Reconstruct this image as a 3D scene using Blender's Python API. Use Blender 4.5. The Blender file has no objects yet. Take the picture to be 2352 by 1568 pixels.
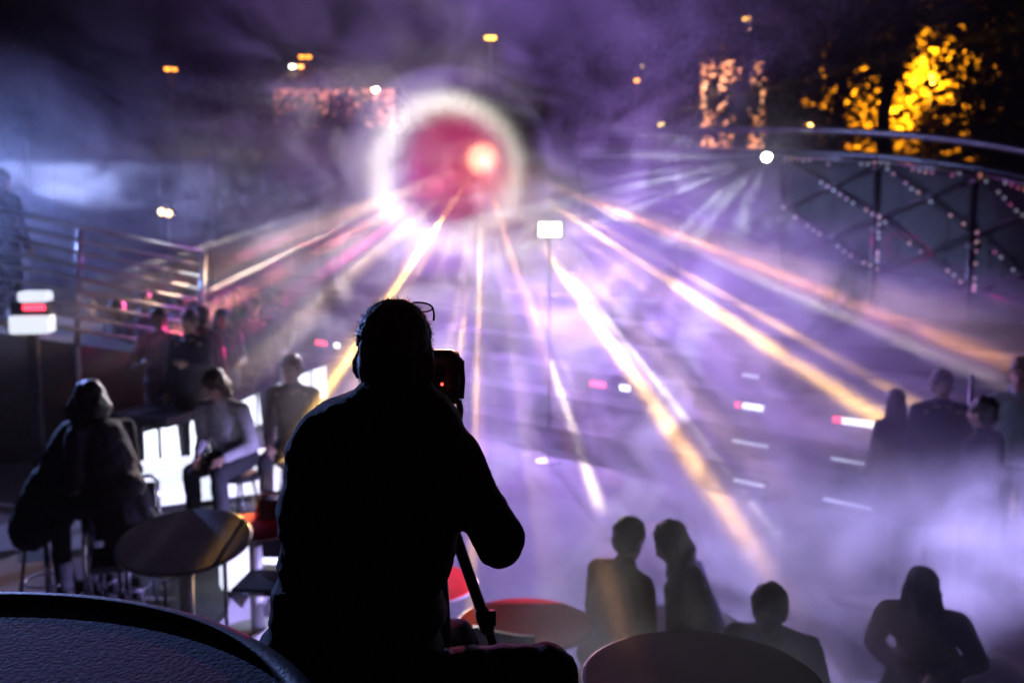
import bpy, bmesh, math, random
from mathutils import Vector, Matrix, noise as mnoise
sc = bpy.context.scene
C = sc.collection
R = math.radians
random.seed(7)

# ------------------------------------------------------------------ camera
EYE = Vector((0, 0, 1.6))
PITCH = R(6.68)
FPX = 35 / 36 * 2352
camd = bpy.data.cameras.new('camera'); cam = bpy.data.objects.new('camera', camd); C.objects.link(cam)
sc.camera = cam
camd.lens = 35; camd.sensor_width = 36; camd.clip_end = 600; camd.clip_start = 0.05
cam.location = EYE
cam.rotation_euler = (math.pi / 2 - PITCH, 0, 0)
camd.dof.use_dof = True; camd.dof.focus_distance = 2.25; camd.dof.aperture_fstop = 2.4; camd.dof.aperture_blades = 0
CF = Vector((0, math.cos(PITCH), -math.sin(PITCH))); CU = Vector((0, math.sin(PITCH), math.cos(PITCH)))
def ray(px, py):
    return CF + Vector((1, 0, 0)) * ((px - 1176) / FPX) + CU * ((784 - py) / FPX)
def at(px, py, Y):                      # a place in the world for a spot seen in the picture, at a chosen depth
    r = ray(px, py); return EYE + r * (Y / r.y)
def on(px, py, z):                      # the same on a level z
    r = ray(px, py); return EYE + r * ((z - EYE.z) / r.z)

# ------------------------------------------------------------------ render / exposure
sc.view_settings.view_transform = 'Standard'; sc.view_settings.look = 'None'
sc.view_settings.exposure = 0; sc.view_settings.gamma = 1; sc.view_settings.use_curve_mapping = False
cy = sc.cycles
cy.use_denoising = True; cy.denoiser = 'OPENIMAGEDENOISE'; cy.denoising_input_passes = 'RGB_ALBEDO_NORMAL'
cy.use_adaptive_sampling = True; cy.adaptive_threshold = .12; cy.adaptive_min_samples = 56
cy.max_bounces = 3; cy.diffuse_bounces = 1; cy.glossy_bounces = 2; cy.transmission_bounces = 2
cy.transparent_max_bounces = 16; cy.volume_bounces = 0
cy.volume_step_rate = .8; cy.volume_max_steps = 64
cy.sample_clamp_direct = 0; cy.sample_clamp_indirect = 4
cy.caustics_reflective = False; cy.caustics_refractive = False

# ------------------------------------------------------------------ world: night sky
w = bpy.data.worlds.new('World'); sc.world = w; w.use_nodes = True
wn = w.node_tree; bg = wn.nodes['Background']
sky = wn.nodes.new('ShaderNodeTexSky'); sky.sky_type = 'NISHITA'; sky.sun_disc = False
sky.sun_elevation = R(-4); sky.sun_rotation = R(200)
tint = wn.nodes.new('ShaderNodeMix'); tint.data_type = 'RGBA'; tint.blend_type = 'MULTIPLY'; tint.inputs[0].default_value = 1
tint.inputs[7].default_value = (.02, .13, 1.0, 1)
wn.links.new(sky.outputs[0], tint.inputs[6]); wn.links.new(tint.outputs[2], bg.inputs[0]); bg.inputs[1].default_value = 0.03

# ------------------------------------------------------------------ node expressions
class X:
    """a value in a node tree that can be added, multiplied and so on"""
    nt = None
    def __init__(s, v): s.v = v
    @staticmethod
    def op(o, *a):
        n = X.nt.nodes.new('ShaderNodeMath'); n.operation = o
        for i, q in enumerate(a):
            q = q.v if isinstance(q, X) else q
            if isinstance(q, (int, float)): n.inputs[i].default_value = q
            else: X.nt.links.new(q, n.inputs[i])
        return X(n.outputs[0])
    def __add__(s, b): return X.op('ADD', s, b)
    __radd__ = __add__
    def __sub__(s, b): return X.op('SUBTRACT', s, b)
    def __rsub__(s, b): return X.op('SUBTRACT', b, s)
    def __mul__(s, b): return X.op('MULTIPLY', s, b)
    __rmul__ = __mul__
    def __truediv__(s, b): return X.op('DIVIDE', s, b)
    def pos(s): return X.op('MAXIMUM', s, 0.0)
    def cap(s, m=1.0): return X.op('MINIMUM', s, m)
    def pw(s, k): return X.op('POWER', s, k)
    def gauss(s, w):                                 # exp(-(s/w)^2)
        q = s * (1.0 / w)
        return X.op('EXPONENT', (q * q) * -1.0)
def ramp(x, lo, hi):                                 # smooth step
    n = X.nt.nodes.new('ShaderNodeMapRange'); n.interpolation_type = 'SMOOTHSTEP'
    X.nt.links.new(x.v, n.inputs[0]); n.inputs[1].default_value = lo; n.inputs[2].default_value = hi
    if lo > hi:
        n.inputs[1].default_value = hi; n.inputs[2].default_value = lo
        n.inputs[3].default_value = 1; n.inputs[4].default_value = 0
    return X(n.outputs[0])
def vdot(v, c):
    n = X.nt.nodes.new('ShaderNodeVectorMath'); n.operation = 'DOT_PRODUCT'
    X.nt.links.new(v, n.inputs[0]); n.inputs[1].default_value = tuple(c); return X(n.outputs['Value'])
def vmath(o, v, c):
    n = X.nt.nodes.new('ShaderNodeVectorMath'); n.operation = o
    X.nt.links.new(v, n.inputs[0])
    if hasattr(c, 'links'): X.nt.links.new(c, n.inputs[1])
    else: n.inputs[1].default_value = tuple(c)
    return n
def fbm(v, scale, detail=2, rough=.5, dist=0, w4=None):
    n = X.nt.nodes.new('ShaderNodeTexNoise'); n.inputs['Scale'].default_value = scale
    n.inputs['Detail'].default_value = detail; n.inputs['Roughness'].default_value = rough; n.inputs['Distortion'].default_value = dist
    X.nt.links.new(v, n.inputs['Vector']); return X(n.outputs[0])
def mixadd(cols):                                    # sum of value * colour -> colour socket
    acc = None
    for x, c in cols:
        n = X.nt.nodes.new('ShaderNodeVectorMath'); n.operation = 'SCALE'
        n.inputs[0].default_value = tuple(c); X.nt.links.new(x.v, n.inputs['Scale'])
        if acc is None: acc = n.outputs[0]
        else:
            m = X.nt.nodes.new('ShaderNodeVectorMath'); m.operation = 'ADD'
            X.nt.links.new(acc, m.inputs[0]); X.nt.links.new(n.outputs[0], m.inputs[1]); acc = m.outputs[0]
    return acc

# ------------------------------------------------------------------ the show lights
PLAZA = -1.45; LEFT = -1.05
WHITE = (1.0, .86, .62); YEL = (1.0, .55, .09); PINK = (1.0, .45, .75); VIO = (.49, .29, 1.0); BLUE = (.34, .42, 1.0); MAG = (.9, .03, .30); ORG = (1.0, .42, .12)
LASER = at(1108, 365, 20.2)
TOCAM = (EYE - LASER).normalized()
def pattern_light(name, loc, energy, build):
    L = bpy.data.lights.new(name, 'POINT'); L.energy = energy; L.shadow_soft_size = 0.02
    o = bpy.data.objects.new(name, L); C.objects.link(o); o.location = loc
    L.use_nodes = True; nt = L.node_tree; X.nt = nt
    d = nt.nodes.new('ShaderNodeNewGeometry').outputs['Incoming']
    col = build(d)
    nt.links.new(col, nt.nodes['Emission'].inputs['Color'])
    return o
def sheet(d, src, target, spread, width):
    """a thin upright fan of laser light from src: its front edge runs to the target point"""
    t = (target - src).normalized(); a = (EYE - src).normalized()
    n = t.cross(a).normalized(); side = (a - t * a.dot(t)).normalized()
    m = t * math.cos(R(spread)) - side * math.sin(R(spread))
    return vdot(d, n).gauss(width) * ramp(vdot(d, m), math.cos(R(spread)), math.cos(R(spread * .8)))
def cone(d, axis, ang, width):
    c = math.cos(ang); wd = abs(math.cos(ang + width) - c)
    return (vdot(d, axis) - c).gauss(wd)
def fine_rays(d, src, focus, scale, lo, hi, seed):
    """many hair-thin upright fans drawn by the projector, all meeting in the line towards the audience"""
    a = (focus - src).normalized(); e1 = Vector((0, 0, 1)).cross(a).normalized(); e1 = e1 if e1.x > 0 else -e1
    e2 = a.cross(e1); e2 = e2 if e2.z > 0 else -e2
    ph = X.op('ARCTAN2', vdot(d, e1), vdot(d, e2) * -1.0)
    n = X.nt.nodes.new('ShaderNodeTexNoise'); n.noise_dimensions = '1D'
    X.nt.links.new((ph + seed).v, n.inputs['W']); n.inputs['Scale'].default_value = scale; n.inputs['Detail'].default_value = 2; n.inputs['Roughness'].default_value = .6
    return ramp(X(n.outputs[0]), lo, hi), ph, vdot(d, a)
def laser(d):
    a = TOCAM; e1 = Vector((0, 0, 1)).cross(a).normalized()
    if e1.x < 0: e1 = -e1
    e2 = a.cross(e1)
    if e2.z < 0: e2 = -e2
    terms = []
    ca = vdot(d, a)
    # broad violet and magenta wash from the same head
    hole = 1.0 - ramp(ca, .972, .993)
    u1 = vdot(d, (on(1560, 1050, PLAZA) - LASER).normalized())
    terms.append((ramp(u1, .72, 1.0) * hole * 7, VIO))
    terms.append((ramp(u1, .93, 1.0) * 6.5, (.50, .34, 1.0)))
    terms.append((ramp(ca, -.1, .9) * hole * .9, (.55, .12, .75)))
    terms.append((ramp(vdot(d, (a - e1 * .060 - e2 * .014).normalized()), .9890, .9960) * 2.3, (1.0, .008, .22)))
    terms.append((ramp(ca, .9990, .99998) * 16, (1.0, .34, .16)))
    terms.append((ramp(vdot(d, (Vector((.3, 11, 5.5)) - LASER).normalized()), .80, 1.0) * hole * 2.6, (.40, .27, 1.0)))
    fr, ph, cb = fine_rays(d, LASER, Vector((0, .5, 1.3)), 5.5, .52, .72, 3.7)
    terms.append((fr * ramp(cb, .70, .85) * (1.0 - ramp(cb, .975, .99)) * ramp(ph, -1.75, -1.2) * ramp(ph, 1.75, 1.2) * 4.6, (1, .66, .30)))
    S = [ # picture spot where the fan lands, level, spread, width, strength, colour
        (440, 940, LEFT, 5, .0035, 80, WHITE),
        (428, 1380, -.3, 6, .0035, 130, YEL),
        (1010, 1200, PLAZA, 7, .006, 26, YEL),
        (1112, 1150, PLAZA, 6, .004, 8, PINK),
        (1385, 1190, PLAZA, 7, .006, 46, (1, .80, .55)),
        (1420, 1130, PLAZA, 7, .012, 5, PINK),
        (2150, 1860, PLAZA, 7, .008, 75, YEL),
        (1980, 1480, PLAZA, 8, .004, 30, WHITE),
        (1760, 1250, PLAZA, 8, .010, 6, WHITE),
    ]
    for px, py, z, sp, wd, k, c in S:
        terms.append((sheet(d, LASER, on(px, py, z), sp, wd) * k, c))
    for px, py, Y, sp, wd, k, c in (
        (205, 800, 16.5, 9, .006, 300, WHITE),
        (240, 640, 16.5, 10, .008, 40, WHITE),
        (860, 720, 11, 6, .010, 16, YEL),
        (905, 720, 11, 8, .006, 8, YEL),
        (2300, 1145, 7.6, 9, .008, 90, YEL),
        (2160, 775, 10.5, 8, .008, 90, ORG),
        (1660, 605, 13, 7, .007, 28, WHITE),
        (1560, 620, 13, 7, .005, 34, YEL),
        (380, 350, 18.0, 10, .008, 20, YEL),
        (1780, 200, 17.0, 10, .008, 60, YEL)):
        terms.append((sheet(d, LASER, at(px, py, Y), sp, wd) * k, c))
    for px, py, Y, deg, k, c in ((372, 775, 11, 1.1, 80, MAG), (500, 800, 11.6, 1.0, 60, MAG), (270, 700, 12.4, .7, 60, MAG), (345, 735, 11, .35, 160, (1, .02, .12)), (580, 665, 13, .3, 160, ORG), (440, 860, 10.6, .5, 90, MAG), (215, 745, 13, .4, 90, MAG), (640, 690, 15, .5, 60, MAG),
                                 
                                 (2262, 830, 8.2, .8, 14, (1, .03, .08))):
        u = (at(px, py, Y) - LASER).normalized()
        terms.append((ramp(vdot(d, u), math.cos(R(deg)), math.cos(R(deg * .6))) * k, c))
    for px, py, Y, deg, k, c in ((395, 815, 11, 1.3, 60, ORG), (530, 700, 12.6, 1.0, 40, (.4, 1, .3)), (585, 660, 12.8, .5, 60, ORG), (700, 690, 17, 1.2, 40, ORG), (2140, 700, 17, 3.0, 9, MAG), (2140, 700, 17, 2.2, 8, ORG), (2040, 560, 18, 1.6, 7, MAG),
                                 (1450, 860, 11, 5.0, 14, PINK), (1600, 1000, 9.5, 4.0, 8, WHITE), (800, 640, 12, 3.4, 7, WHITE), (1330, 700, 12, 3.0, 12, WHITE)):
        terms.append((cone(d, (at(px, py, Y) - LASER).normalized(), R(deg), R(.16)) * k, c))
    terms.append((sheet(d, LASER, on(1510, 1720, .21), 4, .003) * 9, ORG))
    terms.append((sheet(d, LASER, on(1076, 1640, -.7), 5, .003) * 22, YEL))
    # the cones drawn round the seats
    even = (1.0 - ca).pw(.45)
    terms.append((cone(d, (a - e1 * .081 - e2 * .030).normalized(), R(9.0), R(1.3)) * even * 56, (1, .93, .76)))
    terms.append((cone(d, (a - e1 * .125 - e2 * .028).normalized(), R(9.4), R(.9)) * even * 9, (.95, .97, 1)))
    terms.append((cone(d, (a - e1 * .030 - e2 * .012).normalized(), R(3.1), R(.35)) * even * 16, (1, .35, .40)))
    return mixadd(terms)
LZ = pattern_light('laser_light', LASER, 1300, laser)
SPOT = at(1762, 360, 19.3)
def spot2(d):
    axis = (at(1250, 520, 8.0) - SPOT).normalized()
    fr, ph, cb = fine_rays(d, SPOT, Vector((-1.5, 1, 1.2)), 6.5, .48, .70, 11.3)
    return mixadd([(ramp(vdot(d, axis), .55, 1.0) * .35, (.85, .95, 1)), (fr * ramp(cb, .45, .8) * (1.0 - ramp(cb, .97, .99)) * ramp(ph, -2.2, -1.2) * ramp(ph, 1.0, .2) * 11, (.88, .98, 1))])
L2 = pattern_light('spot_light', SPOT + Vector((0, -.03, 0)), 480, spot2)
WASH = at(-190, 372, 13.2)
def wash(d):
    ax = (at(900, 525, 15.5) - WASH).normalized()
    ca = vdot(d, ax)
    dn = (on(120, 1300, LEFT) - WASH).normalized()
    return mixadd([(ramp(ca, .978, .9998) * 260, (.42, .52, 1.0)), (ramp(ca, .3, 1.0) * 7, (.20, .32, 1.0)), (ramp(vdot(d, dn), .6, 1.0) * 12, (.30, .40, 1.0)), (ramp(vdot(d, (Vector((-1.2, 1.4, .74)) - WASH).normalized()), .95, 1.0) * 40, (.26, .38, 1.0))])
L3 = pattern_light('wash_light_beam', WASH + Vector((.06, 0, 0)), 90, wash)
WASH2 = at(2950, 1010, 5.7)
def wash_b(d):
    ca = vdot(d, (on(1700, 1400, PLAZA + .4) - WASH2).normalized())
    return mixadd([(ramp(ca, .92, .985) * 210, (.50, .42, 1.0))])
L4 = pattern_light('wash_light_beam', WASH2 + Vector((-.06, 0, 0)), 60, wash_b)
# ------------------------------------------------------------------ helpers
def link(name, me, mat=None, parent=None, smooth=False):
    o = bpy.data.objects.new(name, me); C.objects.link(o)
    if mat: me.materials.append(mat)
    if smooth:
        for p in me.polygons: p.use_smooth = True
    if parent is not None:
        o.parent = parent
        o.matrix_parent_inverse = Matrix.Identity(4)
    return o
def tag(o, label, cat, group=None):
    o['label'] = label; o['category'] = cat
    if group: o['group'] = group
    return o
def thing(name, label, cat, loc=(0, 0, 0), rz=0, group=None):
    o = bpy.data.objects.new(name, None); C.objects.link(o); o.empty_display_size = .1
    o.location = loc; o.rotation_euler = (0, 0, rz)
    return tag(o, label, cat, group)
def copy_tree(o, parent=None):
    c = o.copy(); C.objects.link(c)
    if parent is not None: c.parent = parent
    for ch in o.children: copy_tree(ch, c)
    return c
class B:
    """collects simple solids in one bmesh"""
    def __init__(s): s.bm = bmesh.new()
    def box(s, lo, hi, bev=0, M=None):
        r = bmesh.ops.create_cube(s.bm, size=1)['verts']
        for v in r: v.co = Vector([lo[i] + (v.co[i] + .5) * (hi[i] - lo[i]) for i in range(3)])
        if bev:
            ed = list({e for v in r for e in v.link_edges})
            nv = bmesh.ops.bevel(s.bm, geom=ed, offset=bev, segments=2, affect='EDGES', profile=.5)
            r = list({v for f in nv['faces'] for v in f.verts} | {v for v in r if v.is_valid})
        if M is not None: bmesh.ops.transform(s.bm, matrix=M, verts=[v for v in r if v.is_valid])
        return s
    def tube(s, pts, rad, n=10, caps=True, closed=False, flat=None):
        pts = [Vector(p) for p in pts]; k = len(pts)
        rad = rad if isinstance(rad, (list, tuple)) else [rad] * k
        up = Vector((0, 0, 1)); rings = []; prev = None
        for i, p in enumerate(pts):
            if closed: t = pts[(i + 1) % k] - pts[i - 1]
            else: t = pts[min(i + 1, k - 1)] - pts[max(i - 1, 0)]
            t.normalize()
            if prev is None:
                a = t.cross(up)
                if a.length < .05: a = t.cross(Vector((0, 1, 0)))
            else: a = prev - t * prev.dot(t)
            a.normalize(); prev = a.copy(); b = t.cross(a)
            fa, fb = (1, 1) if flat is None else flat
            rings.append([s.bm.verts.new(p + a * math.cos(q * 2 * math.pi / n) * rad[i] * fa + b * math.sin(q * 2 * math.pi / n) * rad[i] * fb) for q in range(n)])
        for i in range(k - (0 if closed else 1)):
            r0, r1 = rings[i], rings[(i + 1) % k]
            for q in range(n): s.bm.faces.new((r0[q], r0[(q + 1) % n], r1[(q + 1) % n], r1[q]))
        if caps and not closed:
            s.bm.faces.new(rings[0][::-1]); s.bm.faces.new(rings[-1])
        return s
    def lathe(s, prof, n=32, center=(0, 0, 0)):
        c = Vector(center); rings = []
        for r, z in prof:
            rings.append([s.bm.verts.new(c + Vector((r * math.cos(q * 2 * math.pi / n), r * math.sin(q * 2 * math.pi / n), z))) for q in range(n)])
        for i in range(len(prof) - 1):
            for q in range(n): s.bm.faces.new((rings[i][q], rings[i][(q + 1) % n], rings[i + 1][(q + 1) % n], rings[i + 1][q]))
        s.bm.faces.new(rings[0][::-1]); s.bm.faces.new(rings[-1])
        return s
    def ell(s, c, r, M=None, u=14, v=9):
        q = bmesh.ops.create_uvsphere(s.bm, u_segments=u, v_segments=v, radius=1)['verts']
        T = Matrix.Translation(Vector(c)) @ (M if M is not None else Matrix.Identity(4)) @ Matrix.Diagonal((*r, 1))
        bmesh.ops.transform(s.bm, matrix=T, verts=q); return s
    def cap(s, a, ra, b, rb, n=10, flat=None):               # capsule that tapers
        a, b = Vector(a), Vector(b); t = (b - a); L = t.length; t.normalize()
        pts, rr = [], []
        for k in (85, 60, 30): pts.append(a - t * ra * math.sin(R(k))); rr.append(ra * math.cos(R(k)))
        pts += [a, a.lerp(b, .5), b]; rr += [ra, (ra + rb) / 2, rb]
        for k in (30, 60, 85): pts.append(b + t * rb * math.sin(R(k))); rr.append(rb * math.cos(R(k)))
        return s.tube(pts, rr, n, flat=flat)
    def mesh(s, name):
        bmesh.ops.recalc_face_normals(s.bm, faces=s.bm.faces)
        me = bpy.data.meshes.new(name); s.bm.to_mesh(me); s.bm.free(); return me
    def put(s, name, mat=None, parent=None, smooth=False): return link(name, s.mesh(name), mat, parent, smooth)

_M = {}
def mat(name, col, rough=.6, metal=0, var=.25, scale=6, bump=0, bscale=40, emit=None, es=0, spec=.5, coat=0):
    if name in _M: return _M[name]
    m = bpy.data.materials.new(name); m.use_nodes = True; nt = m.node_tree; X.nt = nt
    bs = nt.nodes['Principled BSDF']
    bs.inputs['Roughness'].default_value = rough; bs.inputs['Metallic'].default_value = metal
    bs.inputs['Specular IOR Level'].default_value = spec
    bs.inputs['Coat Weight'].default_value = coat
    tc = nt.nodes.new('ShaderNodeTexCoord').outputs['Object']
    if var:
        f = fbm(tc, scale, 4, .6)
        rp = nt.nodes.new('ShaderNodeValToRGB'); nt.links.new(f.v, rp.inputs[0])
        rp.color_ramp.elements[0].position = .3; rp.color_ramp.elements[1].position = .7
        rp.color_ramp.elements[0].color = (*[c * (1 - var) for c in col], 1)
        rp.color_ramp.elements[1].color = (*[min(1, c * (1 + var)) for c in col], 1)
        nt.links.new(rp.outputs[0], bs.inputs['Base Color'])
        r2 = f * (.3) + (rough - .15); nt.links.new(r2.v, bs.inputs['Roughness'])
    else: bs.inputs['Base Color'].default_value = (*col, 1)
    if bump:
        h = fbm(tc, bscale, 3, .6)
        bp = nt.nodes.new('ShaderNodeBump'); bp.inputs['Strength'].default_value = bump; bp.inputs['Distance'].default_value = .01
        nt.links.new(h.v, bp.inputs['Height']); nt.links.new(bp.outputs[0], bs.inputs['Normal'])
    if emit:
        bs.inputs['Emission Color'].default_value = (*emit, 1); bs.inputs['Emission Strength'].default_value = es
    _M[name] = m; return m
def lit(name, col, strength, sample=False):                    # glowing material, for lamps and for added glows
    m = mat(name, (.8, .8, .8), .4, 0, 0, emit=col, es=strength)
    if not sample: m.cycles.emission_sampling = 'NONE'
    return m

# ------------------------------------------------------------------ the setting
M_ground = mat('asphalt', (.05, .05, .055), .85, 0, .4, 1.3, .5, 30)
M_pave = mat('speckled_paving', (.13, .13, .145), .8, 0, .55, 55, .6, 120)
M_terr = mat('terrace_concrete', (.10, .10, .11), .8, 0, .3, 3, .4, 60)
def struct(name, b, m):
    o = b.put(name, m); o['kind'] = 'structure'; return o
struct('ground', B().box((-88, 9.6, -1.6), (88, 118, PLAZA - .004)), M_ground)
struct('plaza', B().box((-2.0, 3.704, -2.2), (14, 26, PLAZA), .01), mat('wet_paving', (.032, .032, .038), .8, 0, .5, 12, .4, 90))
struct('plaza_deck', B().box((-14, 3.704, -2.2), (-2.004, 17.0, LEFT), .012), M_pave)
struct('terrace_step', B().box((-14, 2.75, -2.2), (14, 3.7, -.54), .012), M_terr)
struct('terrace', B().box((-14, -3.0, -2.2), (14, 2.746, 0), .012), M_terr)

# ------------------------------------------------------------------ stepped seating, running from far left to near right
M_step = mat('step_boards', (.010, .009, .012), .9, 0, .4, 4, .3, 30, spec=.1)
M_riser = mat('step_riser', (.008, .008, .010), .9, 0, .3, 4, spec=.1)
sA = Vector((-8.1, 22.17, PLAZA)); sB = Vector((6.71, 7.14, PLAZA)); sd = (sB - sA).normalized(); sn = Vector((-sd.y, sd.x, 0))
if sn.y < 0: sn = -sn
SL = (sB - sA).length
seat = thing('stepped_seating', 'long dark stepped seating with bench boards behind the plaza', 'seating', sA, math.atan2(sd.y, sd.x))
RISE, RUN = .30, .62
for k in range(6):
    y0 = k * RUN
    B().box((0, y0, 0), (SL, y0 + RUN, (k + 1) * RISE - .06)).put('step', M_riser, seat)
    for j in range(2):
        B().box((-.02, y0 - .03 + j * .31, (k + 1) * RISE - .056), (SL + .02, y0 - .03 + j * .31 + .285, (k + 1) * RISE), .006).put('board', M_step, seat)
def on_line(px, z, k=2):                                             # where the sight through column px meets the third riser
    p0 = sA + sn * (k * RUN - .04)
    r = ray(px, 800); c = Vector((r.x, r.y)).normalized()
    det = sd.x * -c.y + c.x * sd.y
    s_ = ((-p0.x) * -c.y + c.x * (-p0.y)) / det
    q = p0 + sd * s_; return Vector((q.x, q.y, z))
M_red = lit('red_lens', (1, .02, .06), 3.5); M_wht = lit('white_lens', (.85, .92, 1), 4.5); M_case = mat('black_plastic', (.015, .015, .017), .4, 0, .2, 20)
RZ = math.atan2(sd.y, sd.x)
def step_light(px, wid, m, what, k=2, h=.075):
    p = on_line(px, PLAZA + k * RISE + .11, k)
    t = thing('step_light', what, 'light', p, RZ, 'marker lights along the stepped seating')
    B().box((-wid / 2 - .02, -.035, -.02), (wid / 2 + .02, .03, h + .02), .008).put('housing', M_case, t)
    B().box((-wid / 2, -.05, 0), (wid / 2, -.036, h), .006).put('lens', m, t)
step_light(535, .16, M_red, 'short red marker light on the seating, beside the standing crowd')
step_light(633, .24, M_red, 'red marker light on the seating, between the crowd and the pole')
step_light(742, .36, M_red, 'long red marker light on the seating by the slender lamp pole')
step_light(778, .16, M_wht, 'white marker light beside the long red marker light')
step_light(1378, .30, M_red, 'red marker light on the seating, dimmed by smoke')
step_light(1441, .17, M_wht, 'single small white marker light seen through smoke')
step_light(1702, .08, M_red, 'tiny red marker light at the end of a white strip')
step_light(1738, .30, M_wht, 'white marker strip lighting a few steps of the seating')
step_light(1935, .14, M_red, 'red marker light at the end of the longest white strip')
step_light(1982, .40, M_wht, 'longest white marker strip, lighting many steps near the standing pair')

M_reflglow = lit('dim_reflection_glow', (.7, .8, 1), .9)  # glow standing for reflections of the white strips on other steps
for k_, wd_ in ((1, 'second'), (0, 'lowest')):
    step_light(1733, .40 + .1 * k_, M_reflglow, 'added glow for a reflection on the %s step, under the short white strip' % wd_, k_, .035)
    step_light(1972, .62 - .1 * k_, M_reflglow, 'added glow for a reflection on the %s step, under the longest white strip' % wd_, k_, .035)
step_light(1730, .26, M_reflglow, 'added glow for a reflection one step above the short white strip', 3, .05)
# ------------------------------------------------------------------ hoarding behind the stand
M_hoard = mat('dark_hoarding', (.012, .011, .015), .7, 0, .3, 2)
M_steel = mat('galvanised_steel', (.42, .43, .46), .35, .9, .25, 25)
M_dsteel = mat('dark_steel', (.10, .10, .12), .35, .8, .3, 20)
hb = thing('hoarding', 'dark boarded fence closing the plaza below the street lamps', 'fence', (0, 0, 0))
hp = [at(60, 330, 27), at(480, 312, 27.5), at(900, 305, 28), at(1320, 303, 27.5)]
for i in range(3):
    a, b = hp[i], hp[i + 1]; L = (b - a); n = 7
    rz = math.atan2(L.y, L.x); ln = Vector((L.x, L.y)).length / n
    for j in range(n):
        p = a.lerp(b, (j + .5) / n); T = Matrix.Translation((p.x, p.y, 0)) @ Matrix.Rotation(rz, 4, 'Z')
        B().box((-ln / 2 + .008, -.02, PLAZA), (ln / 2 - .008, .02, p.z), .006, T).put('board_panel', M_hoard, hb)
for i in range(4):
    p = hp[i]; B().box((p.x - .06, p.y - .1, PLAZA), (p.x + .06, p.y - .024, p.z + .1), .01).put('post', M_dsteel, hb)

# ------------------------------------------------------------------ arched scaffold on the right
sc_t = thing('arched_scaffold', 'arched tube scaffold with cross braces and dark netting right of the white spotlight', 'scaffold')
tops = [(1330, 308, 23.5), (1560, 301, 21.5), (1800, 298, 19.6), (2020, 305, 18.2), (2245, 328, 16.9), (2470, 372, 15.7), (2700, 440, 14.6)]
TP = [at(*t) for t in tops]
def smooth_path(P, n=8):
    out = []
    for i in range(len(P) - 1):
        p0, p1, p2, p3 = P[max(i - 1, 0)], P[i], P[i + 1], P[min(i + 2, len(P) - 1)]
        for j in range(n):
            t = j / n
            out.append(.5 * ((2 * p1) + (p2 - p0) * t + (2 * p0 - 5 * p1 + 4 * p2 - p3) * t * t + (3 * p1 - p0 - 3 * p2 + p3) * t ** 3))
    return out + [P[-1]]
B().tube(smooth_path(TP), .075, 12).put('top_tube', M_steel, sc_t, True)
B().tube(smooth_path([p + Vector((.1, .1, -.42)) for p in TP]), .07, 12).put('second_tube', M_dsteel, sc_t, True)
base = [Vector((p.x, p.y, .7 - .15 * i)) for i, p in enumerate(TP)]
for i, p in enumerate(TP):
    B().tube([(p.x, p.y + .1, PLAZA), (p.x, p.y + .1, p.z - .42)], .035, 10).put('standard', M_dsteel, sc_t, True)
    for zc in (.55, .05):
        q = Vector((p.x, p.y + .06, p.z - .5 - 2.2 * zc)); B().box(q - Vector((.06, .06, .05)), q + Vector((.06, .06, .05)), .012).put('coupler', M_steel, sc_t)
for i in range(len(TP) - 1):
    a, b = TP[i] + Vector((0, 0, -.55)), TP[i + 1] + Vector((0, 0, -.55))
    a2, b2 = Vector((a.x, a.y, a.z - 1.9)), Vector((b.x, b.y, b.z - 1.9))
    am, bm_ = a.lerp(a2, .5), b.lerp(b2, .5)
    o = Vector((0, -.02, 0))
    for k, (s_, e_) in enumerate(((a, bm_), (am, b), (am, b2), (a2, bm_))):
        B().tube([s_ + o * (k + 1), e_ + o * (k + 1)], .022, 8).put('brace', M_dsteel, sc_t, True)
    for k, (s_, e_) in enumerate(((a + Vector((0, 0, .03)), b + Vector((0, 0, .03))), (a2, b2))):
        B().tube([s_ + o * 5, e_ + o * 5], .026, 8).put('ledger', M_steel if k == 0 else M_dsteel, sc_t, True)
    net = B(); n = 6
    A, Bp = TP[i] + Vector((0, .22, -.5)), TP[i + 1] + Vector((0, .22, -.5))
    vs = []
    for j in range(n + 1):
        p = A.lerp(Bp, j / n); w_ = .05 * math.sin(j * 2.1 + i)
        vs.append((net.bm.verts.new((p.x, p.y + w_, PLAZA)), net.bm.verts.new((p.x, p.y, p.z)), net.bm.verts.new((p.x, p.y + .02 + w_, PLAZA)), net.bm.verts.new((p.x, p.y + .02, p.z))))
    for j in range(n):
        u, v = vs[j], vs[j + 1]
        for q in ((u[0], v[0], v[1], u[1]), (v[2], u[2], u[3], v[3]), (u[1], v[1], v[3], u[3]), (v[0], u[0], u[2], v[2])): net.bm.faces.new(q)
    f0, f1 = vs[0], vs[-1]
    net.bm.faces.new((f0[0], f0[1], f0[3], f0[2])); net.bm.faces.new((f1[1], f1[0], f1[2], f1[3]))
    net.put('netting', mat('black_netting', (.018, .018, .024), .75, 0, .4, 8), sc_t)
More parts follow.
